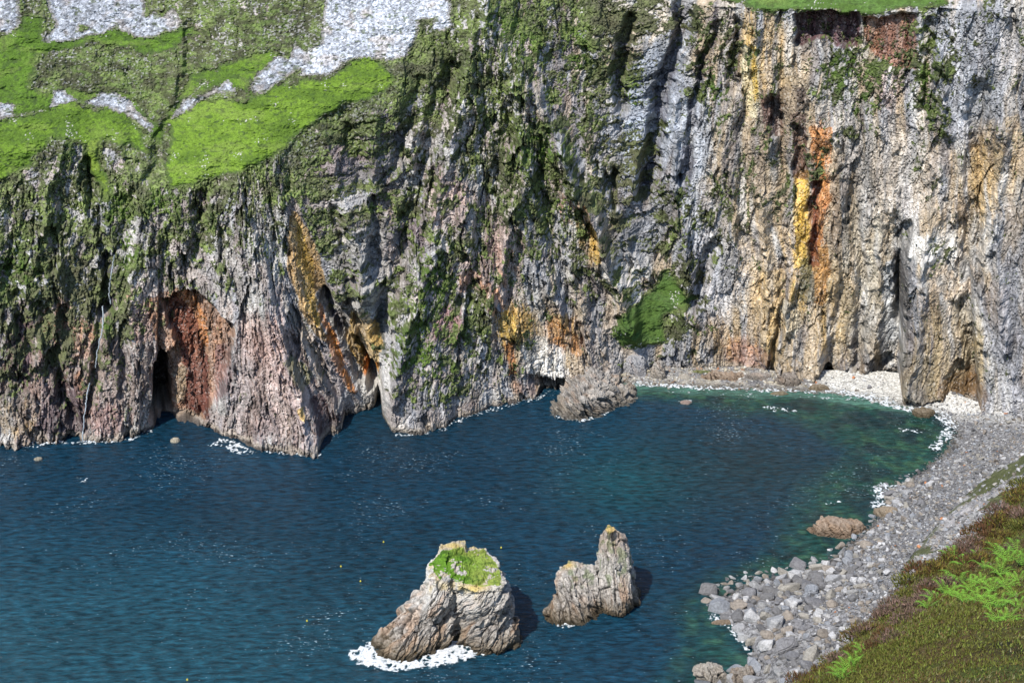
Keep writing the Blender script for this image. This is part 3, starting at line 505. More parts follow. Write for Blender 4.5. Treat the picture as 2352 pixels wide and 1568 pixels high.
# surf: torn sheets of foam lying on the water
def foam(poly, thr, lab, z=.16, sc_=1.0):
    P = np.array(poly, float); W = at(P[:, 0], P[:, 1]); st = .26
    gx, gy = np.meshgrid(np.arange(W[:, 0].min() - 4, W[:, 0].max() + 4, st), np.arange(W[:, 1].min() - 6, W[:, 1].max() + 6, st))
    px, py = project(gx, gy, 0 * gx); px = px + 7 * fbm(gx / 3, gy / 3, 3, 1); py = py + 4 * fbm(gx / 3, gy / 3, 3, 6)
    m = blur(inpoly(px, py, poly).astype(np.float32), 3)
    nn = m * 1.15 + .62 * (1 - 2.2 * abs(fbm(gx / (1.5 * sc_), gy / (2.1 * sc_), 3, 7))) + .6 * n2(gx / .5, gy / .62, 3) + .2 * n2(gx / 5, gy / 5, 9)
    thr -= .42; keep = (nn > thr) & (m > .12)
    q = gridq(*gx.shape); kq = keep.reshape(-1)[q[:, 0]]
    if kq.sum() < 4: return
    fcol = C3(.20, .34, .36) + (C3(.84, .86, .88) - C3(.20, .34, .36)) * S(.0, .95, nn - thr)[..., None]
    hz = z + .22 * n2(gx / .8, gy / .8, 4) * m + .25 * np.clip(nn - thr, 0, 1)
    v = np.stack([gx + .2 * n2(gx * 2, gy * 2, 5), gy + .2 * n2(gx * 2, gy * 2, 6), hz], -1).reshape(-1, 3)
    q = q[kq]; u, inv = np.unique(q, return_inverse=True)
    tag(mesh_np("sea_foam", v[u], inv.reshape(q.shape), M_foam, smooth=True, colr=fcol.reshape(-1, 3)[u]), lab, "foam", "surf foam on the sea", "stuff")
foam([(790,1497),(830,1488),(850,1475),(872,1505),(935,1512),(1000,1492),(1048,1470),(1100,1492),(1118,1500),(1100,1512),(1040,1522),(980,1534),(900,1543),(850,1532),(812,1518)], .72, "thick white foam along the foot of the grass topped sea stack")
foam([(1250,1425),(1300,1432),(1325,1430),(1330,1440),(1290,1443)], 1.35, "small white foam fringe at the foot of the spired sea stack")
foam([(500,1005),(560,1022),(592,1034),(585,1048),(540,1042),(500,1025),(470,1030),(490,1015)], 1.35, "white foam swirling off the left headland tip")
foam([(600,1036),(740,1038),(745,1050),(640,1048)], 1.5, "thin foam line below the left headland")
foam([(70,1012),(108,1012),(104,1022),(78,1022)], 1.3, "small foam patch under the cliff at far left")
foam([(325,990),(358,986),(352,996),(330,1000)], 1.35, "foam wisp at the mouth of the red sea cave")
foam([(1258,948),(1300,958),(1345,962),(1400,944),(1412,938),(1395,952),(1340,970),(1295,966)], 1.2, "foam line around the low rocky outcrop below the buttress")
foam([(1432,868),(1500,872),(1560,878),(1560,890),(1500,886),(1440,884)], 1.35, "foam among the grey slabs left of the white cove")
foam([(1432,872),(1560,884),(1700,890),(1800,894),(1880,896),(1880,904),(1700,900),(1560,896),(1440,884)], 1.25, "thin broken surf line along the rocky back of the cove")
foam([(1860,880),(1960,888),(2055,915),(2080,935),(2150,936),(2230,944),(2215,975),(2185,1010),(2150,1040),(2130,1030),(2170,985),(2140,955),(2060,942),(1980,918),(1880,898)], 1.15, "long white surf line breaking around the cove beach")
foam([(1975,1113),(2060,1110),(2090,1120),(2070,1150),(2030,1175),(2000,1165),(2010,1140)], 1.25, "foam between the boulders beyond the brown domed rock")
foam([(1890,1152),(1935,1154),(1930,1163),(1895,1161)], 1.3, "little foam strip in the green shallows")
foam([(1640,1400),(1690,1432),(1740,1490),(1735,1505),(1700,1490),(1665,1445),(1625,1420)], 1.3, "foam creeping into the near boulder shore")
foam([(1720,1535),(1790,1545),(1800,1568),(1790,1600),(1735,1575)], 1.1, "foam pool among the boulders at the bottom edge")
foam([(1560,920),(1595,918),(1592,928),(1565,928)], 1.3, "foam around the lone rock in the green shallows"); foam([(1750,935),(1830,940),(1825,948),(1760,944)], 1.45, "faint foam streak off the cove")
foam([(2060,985),(2130,988),(2125,998),(2070,996)], 1.4, "faint foam streak near the right cliff foot"); foam([(1440,895),(2000,915),(2000,922),(1600,905)], 1.6, "scattered foam flecks along the shallow cove")
foam([(165,1098),(210,1100),(205,1110),(170,1108)], 1.5, "faint foam fleck in open water at left"); foam([(2190,1040),(2215,1000),(2230,1010),(2160,1090),(2120,1095),(2135,1070)], 1.4, "foam lapping the far end of the boulder beach")

cst = [c for c in COAST if 0 <= c[0] <= 340]; foam(cst + [(c[0], c[1] + 9) for c in cst[::-1]], 1.35, "thin wash of foam along the foot of the far left cliff")
cst = [c for c in COAST if 878 <= c[0] <= 1250]; foam([(c[0], c[1] - 3) for c in cst] + [(c[0], c[1] + 7) for c in cst[::-1]], 1.45, "thin wash of foam along the foot of the central buttress")
# ------------------------------------------------------------------ lofted rocks
def loft(name, levels, mat, nseg=360, nlev=150, beds=(.8, 0, -.6), amp=1.0, cap=26, capz=.6, colf=None, parent=None, extra=None):
    P = np.array([[at(x, y, z)[:2] for x, y in poly] for z, poly in levels]); zs = np.array([l[0] for l in levels], float)
    n = P.shape[1]; per = np.arange(nseg) / nseg * n; i = per.astype(int); f = (per - i); f = f * f * (3 - 2 * f) * .5 + f * .5
    ring = P[:, i % n] * (1 - f)[None, :, None] + P[:, (i + 1) % n] * f[None, :, None]
    tz = np.linspace(zs[0], zs[-1], nlev); G = np.zeros((nlev + cap, nseg, 3))
    for a in range(nseg):
        for k in (0, 1): G[:nlev, a, k] = np.interp(tz, zs, ring[:, a, k])
    G[:nlev, :, 2] = tz[:, None]
    ce = ring[-1].mean(0)
    for c in range(cap):
        s_ = 1 - ((c + 1) / cap) ** 1.0
        G[nlev + c, :, :2] = ce + (ring[-1] - ce) * s_; G[nlev + c, :, 2] = zs[-1] + capz * (1 - s_ * s_)
    iscap = (np.arange(nlev + cap) >= nlev - 1)[:, None] & np.ones((1, nseg), bool)
    if extra: G = extra(G, ce)
    base_ = np.array([*ring[0].mean(0), 0.0])
    du = np.roll(G, -1, 1) - np.roll(G, 1, 1); dv = np.gradient(G, axis=0); Nn = np.cross(du, dv); Nn /= np.linalg.norm(Nn, axis=2, keepdims=True) + 1e-6
    flip = np.sign((Nn[..., :2] * (G[..., :2] - ce)).sum(-1).mean()); Nn *= flip
    bx = np.array(beds) / np.linalg.norm(beds); al = np.array([-bx[2], 0, bx[0]])
    p = G; A_ = p @ bx; B_ = p @ al; Y_ = p[..., 1]
    c1, i1, e1, h1 = cells(A_ / 1.7 + .5 * n3(*np.moveaxis(p / 3, -1, 0)), B_ / 9 + Y_ / 9, 5)
    c2, i2, e2, h2 = cells(A_ / .55 + Y_ / 4 + .6 * n3(*np.moveaxis(p / 1.2, -1, 0)), B_ / 2.8 + Y_ / 4, 6)
    d = amp * (1.1 * c1 + .42 * c2 + .9 * n3(A_ / 3.2, B_ / 9, Y_ / 6, 1) + .55 * n3(A_ / 1.1, B_ / 5, Y_ / 3, 6) + .22 * n3(A_ / .35, B_ / 1.0, Y_ / .8, 2) - .6 * S(.12, 0, e1) - .35 * S(.15, 0, e2))
    d = np.where(iscap, d * .45, d)
    G = G + Nn * d[..., None]
    tone = np.clip(.55 + .2 * (i1 - .5) + .35 * (i2 - .5) + .2 * n3(A_ / .5, B_ / 2.5, Y_, 3), 0, 1)[..., None]
    Cc = C3(.18, .155, .14) * (1 - tone) + C3(.52, .475, .42) * tone
    Cc = mixc(Cc, (.36, .22, .13), np.clip(n3(A_ / 1.2, B_ / 6, Y_ / 3, 5) * 1.4 - .15, 0, .6))
    fs_ = n3(A_ / .3, B_ / 2.4, Y_ / 1.5, 7); Cc *= (1 - .5 * S(.1, 0, e1) - .4 * S(.12, 0, e2) + .38 * fs_ - .5 * S(.35, .6, n3(A_ / .4, B_ / .9, Y_ / .6, 9)))[..., None]
    z = G[..., 2] + .5 * n3(*np.moveaxis(G / 2, -1, 0), 4)
    Cc = mixc(Cc, (.17, .125, .075), S(6.5, 2.0, z) * .62); Cc = mixc(Cc, (.05, .04, .025), S(2.4, .9, z) * .85)
    gm = np.zeros(z.shape, bool)
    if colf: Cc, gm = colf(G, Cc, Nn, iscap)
    Cc = np.clip(Cc, .01, .9)
    Vv = (G - base_).reshape(-1, 3); q = gridq(nlev + cap, nseg, True); gq = gm.reshape(-1)[q[:, 0]]
    v, qq, c = subset(Vv, q, ~gq, Cc.reshape(-1, 3)); o = mesh_np(name, v, qq, mat, colr=c); o.location = base_
    if parent: o.parent = parent; o.location = base_ - np.array(parent.location)
    if gq.any():
        v, qq, c = subset(Vv, q, gq, Cc.reshape(-1, 3)); mesh_np("grass_cap", v, qq, M_grass, parent=o, colr=c)
    return o
def wrap(o, part):                          # the stack as an empty that carries its parts
    nm = o.name; o.name = part; e = empty(nm.split('.')[0], o.location.copy()); o.parent = e; o.location = (0, 0, 0)
    for ch in list(o.children): ch.parent = e
    return e
def big_col(G, Cc, Nn, iscap):
    x, y = project(*np.moveaxis(G, -1, 0)); z = G[..., 2]; top = z > 16.6
    hi = S(9, 17, z) * .35; Cc = mixc(Cc, (.62, .60, .56), hi + .35 * S(-.2, -.8, Nn[..., 0]) * S(6, 14, z))  # left-facing rock whitened: the sunlit side is put into the colour
    p = G; g = n3(p[..., 0] / 3, p[..., 1] / 3, 0 * z, 7) + .7 * n3(p[..., 0] / 1.1, p[..., 1] / 1.1, 0 * z, 8) + .45 * n3(p[..., 0] / .5, p[..., 1] / .5, 0 * z, 9)
    ye = np.clip(n3(p[..., 0] / 2, p[..., 1] / 2, z / 2, 3) * 1.6, 0, 1)
    Cc = mixc(Cc, (.55, .42, .14), np.clip(S(14, 17, z) * ye * .45 + .9 * np.exp(-((x - 1090) / 30) ** 2 - ((y - 1350) / 9) ** 2) + .8 * np.exp(-((x - 1040) / 34) ** 2 - ((y - 1252) / 8) ** 2), 0, .9))
    gm = iscap & (g > -.52) & inpoly(x + 5 * g, y + 4 * g, [(985,1296),(1010,1268),(1060,1258),(1115,1262),(1146,1300),(1156,1345),(1100,1345),(1050,1336),(1010,1330)])
    gc = mixc(np.zeros_like(Cc) + C3(.10, .20, .02), (.22, .27, .055), np.clip(.5 + .7 * n3(p[..., 0] / 4, p[..., 1] / 4, 0 * z, 11) + (x - 1070) / 160, 0, 1))
    gc = gc * (1 + .35 * n3(*np.moveaxis(p / .6, -1, 0), 2))[..., None]; gc = mixc(gc, (.03, .08, .012), S(.5, .9, g) * .6)
    return np.where(gm[..., None], gc, Cc), gm
def big_extra(G, ce):
    x, y = project(*np.moveaxis(G, -1, 0)); k = inpoly(x, y, [(1005,1262),(1012,1225),(1068,1225),(1070,1268),(1040,1275),(1020,1290)]) & (G[..., 2] > 18.2)
    G[..., 2] += blur(k.astype(np.float32), 2) * 1.6; return G
st = loft("sea_stack", [
 (-2.5, [(842,1500),(868,1530),(900,1542),(945,1540),(1000,1522),(1030,1515),(1048,1490),(1067,1508),(1100,1528),(1150,1524),(1188,1506),(1198,1486),(1188,1440),(1120,1415),(1040,1412),(950,1428),(885,1462)]),
 (2.5, [(868,1462),(888,1485),(912,1498),(945,1495),(1000,1478),(1032,1469),(1049,1452),(1068,1464),(1100,1482),(1150,1482),(1182,1468),(1192,1450),(1180,1415),(1120,1385),(1040,1380),(950,1398),(900,1428)]),
 (8, [(918,1405),(932,1424),(950,1436),(975,1436),(1010,1424),(1032,1417),(1047,1403),(1064,1415),(1100,1436),(1145,1436),(1174,1424),(1182,1405),(1168,1365),(1110,1335),(1040,1330),(975,1350),(935,1380)]),
 (13, [(968,1362),(974,1378),(984,1392),(1000,1394),(1020,1388),(1030,1381),(1044,1370),(1060,1380),(1100,1398),(1140,1396),(1164,1384),(1170,1365),(1158,1325),(1110,1292),(1045,1290),(998,1305),(976,1335)]),
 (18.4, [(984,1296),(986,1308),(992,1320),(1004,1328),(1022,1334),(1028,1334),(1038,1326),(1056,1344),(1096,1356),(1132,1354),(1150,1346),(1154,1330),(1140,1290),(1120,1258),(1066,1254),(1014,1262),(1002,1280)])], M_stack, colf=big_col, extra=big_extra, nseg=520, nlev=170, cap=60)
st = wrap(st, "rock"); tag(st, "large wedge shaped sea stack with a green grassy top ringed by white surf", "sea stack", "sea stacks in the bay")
def sm_col(G, Cc, Nn, iscap):
    x, y = project(*np.moveaxis(G, -1, 0)); z = G[..., 2]; p = G
    Cc = mixc(Cc, (.58, .55, .50), S(6, 12, z) * .3); Cc = mixc(Cc, (.36, .26, .20), S(13, 20, z) * .5)
    Cc = mixc(Cc, (.55, .38, .10), np.clip(.8 * np.exp(-((x - 1306) / 14) ** 2 - ((y - 1296) / 10) ** 2) + .7 * S(22.0, 23.6, z), 0, .9))
    Cc = mixc(Cc, (.09, .14, .03), S(.2, .5, n3(p[..., 0] / 1.5, p[..., 1] / 1.5, z / 1.5, 7)) * S(7, 10, z) * .5)
    return Cc, np.zeros(z.shape, bool)
s2 = loft("sea_stack", [
 (-2.5, [(1235,1446),(1262,1458),(1310,1462),(1350,1452),(1385,1432),(1420,1434),(1460,1416),(1490,1392),(1478,1368),(1440,1352),(1380,1352),(1310,1370),(1262,1405)]),
 (1.2, [(1252,1412),(1280,1424),(1312,1428),(1350,1418),(1385,1398),(1420,1402),(1455,1388),(1474,1366),(1462,1346),(1430,1335),(1380,1335),(1315,1350),(1272,1380)]),
 (4.5, [(1270,1378),(1290,1392),(1315,1398),(1350,1390),(1380,1376),(1405,1372),(1425,1366),(1440,1352),(1435,1335),(1415,1318),(1380,1312),(1318,1322),(1282,1346)]),
 (8.5, [(1278,1330),(1290,1347),(1315,1355),(1342,1349),(1358,1340),(1366,1334),(1370,1328),(1372,1318),(1370,1310),(1362,1302),(1345,1295),(1315,1296),(1286,1308)]),
 (10.6, [(1288,1306),(1294,1318),(1312,1324),(1332,1321),(1346,1315),(1352,1311),(1356,1307),(1358,1302),(1356,1298),(1350,1294),(1336,1289),(1312,1288),(1294,1294)])], M_stack, colf=sm_col, nseg=340, nlev=130, beds=(.9, 0, .4), amp=.85)
s2 = wrap(s2, "block"); tag(s2, "smaller sea stack with a tall pointed spire beside a blunt block", "sea stack", "sea stacks in the bay")
loft("spire", [
 (.5, [(1376,1392),(1395,1412),(1425,1414),(1455,1400),(1468,1376),(1450,1352),(1410,1345),(1382,1360)]),
 (5, [(1372,1358),(1388,1376),(1420,1382),(1452,1372),(1463,1348),(1449,1326),(1410,1314),(1378,1330)]),
 (11, [(1369,1294),(1382,1313),(1415,1323),(1445,1313),(1458,1292),(1446,1267),(1410,1256),(1380,1269)]),
 (16, [(1374,1256),(1385,1270),(1409,1279),(1435,1272),(1447,1257),(1437,1235),(1408,1224),(1384,1235)]),
 (20.5, [(1384,1230),(1391,1236),(1404,1240),(1417,1236),(1425,1230),(1419,1219),(1407,1213),(1391,1217)]),
 (23.4, [(1389,1214),(1393,1219),(1401,1222),(1409,1220),(1415,1215),(1411,1209),(1402,1206),(1393,1208)])], M_stack, colf=sm_col, nseg=200, nlev=150, beds=(1, 0, .12), amp=.6, parent=s2, cap=8, capz=.3)
oc = loft("rock_outcrop", [
 (-2, [(1250,962),(1290,974),(1330,978),(1375,970),(1415,952),(1465,938),(1475,922),(1455,896),(1410,870),(1340,872),(1290,905)]),
 (2, [(1275,938),(1295,950),(1330,954),(1370,946),(1405,930),(1445,915),(1455,902),(1440,880),(1405,858),(1345,860),(1300,890)]),
 (7, [(1310,905),(1318,918),(1335,924),(1355,920),(1380,905),(1400,892),(1405,882),(1398,862),(1380,848),(1345,848),(1318,870)]),
 (10.5, [(1336,874),(1341,882),(1349,886),(1359,883),(1370,876),(1380,868),(1385,860),(1380,848),(1366,845),(1350,847),(1340,860)])], M_stack, nseg=360, nlev=100, beds=(.8, 0, .6), amp=1.7, capz=2,
 colf=lambda G, Cc, Nn, ic: (mixc(Cc, (.36, .34, .31), 0 * G[..., 2] + .3), ic & False))
tag(oc, "low pyramid of brown rock jutting into the sea below the central buttress", "rock outcrop")
def small_rock(name, cx, cy, wpx, hpx, zt, lab, cat, tint=None, z0=-1.0, beds=(.8, 0, .5), grp=None, seed=0, top=.45):
    r = np.random.default_rng(seed); a = np.linspace(0, 2 * np.pi, 10, endpoint=False); rr = .85 + .3 * r.random(10)
    px = at(cx, cy, 0); sc_ = np.linalg.norm(px - np.array([0, 0, H])) / F
    def ring_(z, s, dx=0): 
        # outline drawn on the ground round the rock's own centre, then handed over as photo points at height z
        X = px[0] + dx + np.cos(a) * rr * s * wpx * sc_ / 2; Y = px[1] - np.sin(a) * rr * s * hpx * sc_ / 2 / .42
        x, y = project(X, Y, z + 0 * X); return (z, list(zip(x, y)))
    o = loft(name, [ring_(z0, 1.05), ring_(zt * .35, .95, .1), ring_(zt * .8, .75, .2), ring_(zt, top, .3)], M_stack, nseg=110, nlev=36, cap=10, capz=.2, amp=min(.8, zt * .2), beds=beds,
             colf=(lambda G, Cc, Nn, ic: (mixc(Cc, tint, 0 * G[..., 2] + .5), ic & False)) if tint else None)
    return tag(o, lab, cat, grp)
SR = [("sea_rock",1925,1218,118,36,3.6,"big brown domed rock sitting in the water off the boulder beach","rock",(.30,.21,.15)),
 ("sea_rock",2042,1180,70,22,2.4,"rounded tan rock where the foam meets the boulder beach","rock",(.31,.25,.18)),
 ("sea_rock",402,1014,24,8,1.4,"pale little rock in open water before the red cave","rock",(.62,.55,.42)),
 ("sea_rock",88,1055,20,6,.7,"tiny low rock near the left edge of the water","rock",(.40,.36,.28)),
 ("sea_rock",1574,925,26,9,.9,"lone pinkish rock in the green shallows of the cove","rock",(.42,.32,.28)),
 ("boulder",1452,858,66,30,8.0,"tall grey leaning slab beside the foot of the grass fan","boulder",(.34,.36,.40)),
 ("boulder",1512,868,38,18,7.5,"upright grey block right of the leaning slab","boulder",(.38,.35,.31)),
 ("boulder",1806,882,58,18,4.5,"round dark boulder at the water's edge in the middle of the cove","boulder",(.20,.17,.15)),
 ("boulder",1880,894,48,12,1.9,"flat brown rock at the left end of the white surf","boulder",(.23,.18,.12)),
 ("boulder",1790,905,40,8,.9,"low wet rock just in front of the round dark boulder","boulder",(.25,.21,.14)),
 ("boulder",1660,872,120,14,3.2,"long flat reddish slab lying along the cove shore","boulder",(.34,.24,.17)),
 ("boulder",1735,872,80,12,3.0,"tilted grey slab between the long red slab and round boulder","boulder",(.30,.27,.25)),
 ("boulder",1610,862,56,8,2.2,"mossy green topped slab at the back of the cove","boulder",(.12,.17,.035)),
 ("boulder",1570,872,40,9,1.6,"pale slab between the upright block and mossy slab","boulder",(.5,.46,.4)),
 ("boulder",2120,952,50,16,2.4,"dark weedy rock below the dark foot of the right cliff","boulder",(.13,.10,.06)),
 ("boulder",1632,1558,76,26,4.0,"large pitted grey boulder at the near tip of the beach","boulder",(.37,.34,.30)),
 ("boulder",1702,1562,66,24,3.8,"large dark boulder beside the pitted one at the bottom edge","boulder",(.28,.25,.22)),
 ("boulder",1785,1590,70,30,4.0,"dark slabby boulder cut by the bottom edge of the photo","boulder",(.22,.20,.19)),
 ("sea_rock",1662,1430,60,8,.8,"brown rock awash in the foam of the near shore","rock",(.30,.22,.16))]
for i, r_ in enumerate(SR): small_rock(*r_[:6], r_[6], r_[7], tint=r_[8], seed=i, top=.35 if r_[5] > 2 else .6)

# ------------------------------------------------------------------ beach, talus, near hillside
def poly3(pts, n):
    W = np.array([at(x, y, z) for x, y, z in pts]); d = np.r_[0, np.cumsum(np.linalg.norm(np.diff(W, axis=0), axis=1))]
    s_ = np.linspace(0, d[-1], n); return np.stack([np.interp(s_, d, W[:, k]) for k in range(3)], -1)
SHORE = [(1425,878,0),(1500,886,0),(1600,891,0),(1700,895,0),(1800,900,0),(1900,903,0),(1980,914,0),(2060,936,0),(2150,948,0),(2192,985,0),(2178,1030,0),(2125,1075,0),(2075,1108,0),(2025,1130,0),(2040,1165,0),(2010,1200,0),(1960,1245,0),(1900,1292,0),(1800,1322,0),(1720,1338,0),(1650,1372,0),(1640,1400,0),(1690,1440,0),(1730,1490,0),(1720,1540,0),(1640,1590,0),(1560,1680,0),(1500,1760,0)]
FOOT = [(1425,858,2),(1500,842,2),(1600,846,2),(1700,838,2),(1800,856,2),(1900,848,2),(1980,855,2),(2062,850,2),(2200,905,2),(2300,945,3),(2400,985,4),(2400,1035,8),(2310,1070,10),(2230,1122,11),(2175,1180,12),(2125,1235,12),(2085,1285,12),(2055,1330,12),(2020,1380,12),(1990,1430,12),(1965,1480,12),(1930,1530,12),(1890,1590,12),(1850,1650,12),(1810,1720,12),(1780,1790,12),(1750,1850,12),(1720,1920,12)]
ns = 620
def match(pts, n):                       # equal share of the line for each listed pair
    W = np.array([at(x, y, z) for x, y, z in pts]); u = np.linspace(0, len(W) - 1, n)
    return np.stack([np.interp(u, np.arange(len(W)), W[:, k]) for k in range(3)], -1)
sh_, ft_ = match(SHORE, ns), match(FOOT[:len(SHORE)], ns)
for k in range(3): ft_[:, k] = np.convolve(np.pad(ft_[:, k], 12, mode='edge'), np.ones(25) / 25, 'valid')
qv = np.linspace(-.35, 1.0, 190)[None, :, None]
BG_ = sh_[:, None] * (1 - qv) + ft_[:, None] * qv
qq_ = qv[..., 0]; BG_[..., 2] = np.where(qq_ < 0, qq_ * 6, ft_[:, None, 2] * np.power(np.clip(qq_, 0, 1), 1.15)) + .18 * n2(BG_[..., 0] / 1.2, BG_[..., 1] / 1.2, 3)
bc = C3(.20, .195, .195) * (1 + .4 * n2(BG_[..., 0] / .7, BG_[..., 1] / .7, 2) + .25 * fbm(BG_[..., 0] / 8, BG_[..., 1] / 8, 2, 5))[..., None]
bxx, byy = project(*np.moveaxis(BG_, -1, 0)); far_ = S(990, 930, byy); bc = mixc(bc, (.62, .60, .55), far_ * .85 * S(1840, 1910, bxx)); bc = mixc(bc, (.40, .36, .29), far_ * .8 * S(1910, 1840, bxx) * S(-.6, .9, n2(BG_[..., 0] / 2, BG_[..., 1] / 2, 9)))
bc = mixc(bc, (.09, .08, .065), S(.5, .1, BG_[..., 2]) * .8)
tag(mesh_np("beach", BG_.reshape(-1, 3), gridq(ns, 190), M_beach, colr=np.clip(bc, .01, .9)), "pebble beach curving round the right side of the bay", "beach", kind="structure")
def beach_pt(u, q):
    i = u * (ns - 1); a = int(i); f = i - a; a2 = min(a + 1, ns - 1)
    s_ = sh_[a] * (1 - f) + sh_[a2] * f; e_ = ft_[a] * (1 - f) + ft_[a2] * f
    p = s_ * (1 - q) + e_ * q; p[2] = e_[2] * max(q, 0) ** 1.15 + min(q, 0) * 6; return p
# talus above the beach, then the steep flank up to the lip of the near hillside
i0 = int(ns * 9.5 / 27); tf = ft_[i0:]; nt_ = len(tf)
EDGE = [(2800,800,150),(2520,960,125),(2352,1100,100),(2250,1235,84),(2190,1268,79),(2115,1312,74),(2050,1388,66),(2000,1440,62),(1955,1485,60),(1890,1535,57),(1838,1572,55),(1760,1640,50),(1640,1760,44),(1400,2050,34)]
EW = np.array([along(*e) for e in EDGE]); u = np.linspace(0, len(EW) - 1, nt_); ed = np.stack([np.interp(u, np.arange(len(EW)), EW[:, k]) for k in range(3)], -1)
for k in range(3): ed[:, k] = np.convolve(np.pad(ed[:, k], 8, mode='edge'), np.ones(17) / 17, 'valid')
top_ = tf + np.array([38, -20, 0]); top_[:, 2] = tf[:, 2] + 40
ql = np.linspace(0, 1, 150)[None, :, None]
TG = tf[:, None] * (1 - ql) + top_[:, None] * ql
TG[..., 2] += (1.2 * fbm(TG[..., 0] / 7, TG[..., 1] / 9, 3, 4) + .5 * n2(TG[..., 0] / 1.5, TG[..., 1] / 1.5, 6)) * S(0, .1, ql[..., 0])
TG[:, 0, 2] -= 1
tx, ty = project(*np.moveaxis(TG, -1, 0))
tn = fbm(TG[..., 0] / 9, TG[..., 2] / 6, 3, 2); tc = C3(.27, .255, .25) * (1 + .5 * n2(TG[..., 0] / .8, TG[..., 1] / .8, 7) + .35 * tn)[..., None]
edg = np.exp(-((ql[..., 0] - .03 - .05 * n2(TG[..., 0] / 9, TG[..., 1] / 9, 8)) / .035) ** 2)
tv = np.clip(S(.2, .45, fbm(TG[..., 0] / 8, TG[..., 1] / 10, 3, 9) + .5 * S(.12, .8, ql[..., 0]) * 1) + edg * S(-.3, .3, n2(TG[..., 0] / 14, TG[..., 1] / 14, 3)), 0, .9)
tc = mixc(tc, (.075, .085, .025), tv)
tag(mesh_np("talus_slope", TG.reshape(-1, 3), gridq(nt_, 150), M_talus, colr=np.clip(tc, .01, .9)), "grey stony slope with dark turf patches above the boulder beach", "slope", kind="structure")
qf = np.linspace(0, 1, 60)[None, :, None]
FG = ed[:, None] * (1 - qf) + top_[:, None] * qf; FG[..., 2] = ed[:, None, 2] + (top_[:, None, 2] - ed[:, None, 2]) * qf[..., 0] ** .42
fl = np.clip(qf[..., 0] * 6, 0, 1); FG[..., 2] += fl * 1.5 * fbm(FG[..., 0] / 8, FG[..., 1] / 8, 3, 1)
fc = C3(.2, .18, .16) * (1 + .4 * fbm(FG[..., 0] / 3, FG[..., 1] / 3, 3, 4))[..., None]; fc = mixc(fc, (.07, .08, .025), S(-.1, .3, fbm(FG[..., 0] / 6, FG[..., 1] / 6, 3, 2)))
tag(mesh_np("hill_flank", FG.reshape(-1, 3), gridq(nt_, 60), M_talus, colr=np.clip(fc, .01, .9)), "steep rough flank dropping from the near hillside to the beach", "hill", kind="structure")
NEAR = np.array([(60,30,180),(40,22,180),(22,16,179),(14,13,179.5),(11,12.5,180),(8,12,180.5),(6,11.5,181),(4.5,11,181.5),(3,11,182),(1,10.5,182.5),(-1,10,183),(-4,9,183.5),(-7,8,184),(-12,6,185)], float)
nr = np.stack([np.interp(u, np.arange(len(NEAR)), NEAR[:, k]) for k in range(3)], -1)
qh = np.linspace(0, 1, 420)[None, :, None]
HG = nr[:, None] * (1 - qh) + ed[:, None] * qh
hb = S(0, .08, 1 - qh[..., 0])
HG[..., 2] -= 1.0 * np.sin(np.pi * qh[..., 0]) * .9
HG[..., 2] += hb * (.35 * fbm(HG[..., 0] / 5, HG[..., 1] / 5, 3, 2) + .07 * n2(HG[..., 0] / .5, HG[..., 1] / .5, 4))
hx, hy = project(*np.moveaxis(HG, -1, 0))
hn = fbm(HG[..., 0] / 1.6, HG[..., 1] / 2.6, 4, 5)
hc = C3(.075, .070, .020) * (1 + .5 * hn + .3 * n2(HG[..., 0] / .25, HG[..., 1] / .3, 8))[..., None]
hc = mixc(hc, (.12, .065, .035), S(-.1, .5, fbm(HG[..., 0] / 3, HG[..., 1] / 4, 3, 9)) * .7)
hc = mixc(hc, (.08, .105, .02), S(.1, .5, fbm(HG[..., 0] / 2.4, HG[..., 1] / 4, 3, 12)) * .7)
tag(mesh_np("near_hillside", HG.reshape(-1, 3), gridq(nt_, 420), M_heath, smooth=True, colr=np.clip(hc, .01, .9)), "near hillside of olive turf and heather filling the bottom right corner", "hill", kind="structure")

# ------------------------------------------------------------------ boulders
def hull(seed, sub):
    r = np.random.default_rng(seed); bm = bmesh.new()
    sc_ = np.array([1, .62 + .3 * r.random(), .5 + .25 * r.random()])
    for k in range(15 if sub else 11):
        v = r.normal(size=3); v /= np.linalg.norm(v); v = np.sign(v) * np.abs(v) ** .75; bm.verts.new(v * sc_ * (.85 + .25 * r.random()))
    o = bmesh.ops.convex_hull(bm, input=bm.verts); bmesh.ops.delete(bm, geom=list({g for g in o["geom_interior"] + o["geom_unused"] if isinstance(g, bmesh.types.BMVert)}), context='VERTS')
    if sub:
        bmesh.ops.bevel(bm, geom=list(bm.edges), offset=.2, segments=2, affect='EDGES', clamp_overlap=True)
        bmesh.ops.triangulate(bm, faces=list(bm.faces)); bmesh.ops.subdivide_edges(bm, edges=list(bm.edges), cuts=1, use_grid_fill=True)
        from mathutils import noise
        for v in bm.verts: v.co *= 1 + .10 * noise.noise(v.co * 1.7 + Vector((seed, 0, 0))) + .04 * noise.noise(v.co * 5 + Vector((0, seed, 0)))
    bmesh.ops.triangulate(bm, faces=list(bm.faces)); bm.normal_update()
    return bm
TONES = [(.30,.295,.29), (.38,.375,.375), (.21,.205,.21), (.33,.305,.265), (.28,.29,.31), (.48,.47,.465), (.29,.25,.21), (.17,.165,.165)]
protos = []; PT = [tuple(.88 * k for k in c_) for c_ in TONES]
for k in range(16):
    bm = hull(k, True); me = bpy.data.meshes.new("boulder"); bm.to_mesh(me); bm.free()
    c = np.ones((len(me.vertices), 4), np.float32); c[:, :3] = PT[k % 8]
    ca = me.color_attributes.new("tint", 'FLOAT_COLOR', 'POINT'); ca.data.foreach_set("color", c.ravel()); me.materials.append(M_bould); protos.append(me)
lows = []
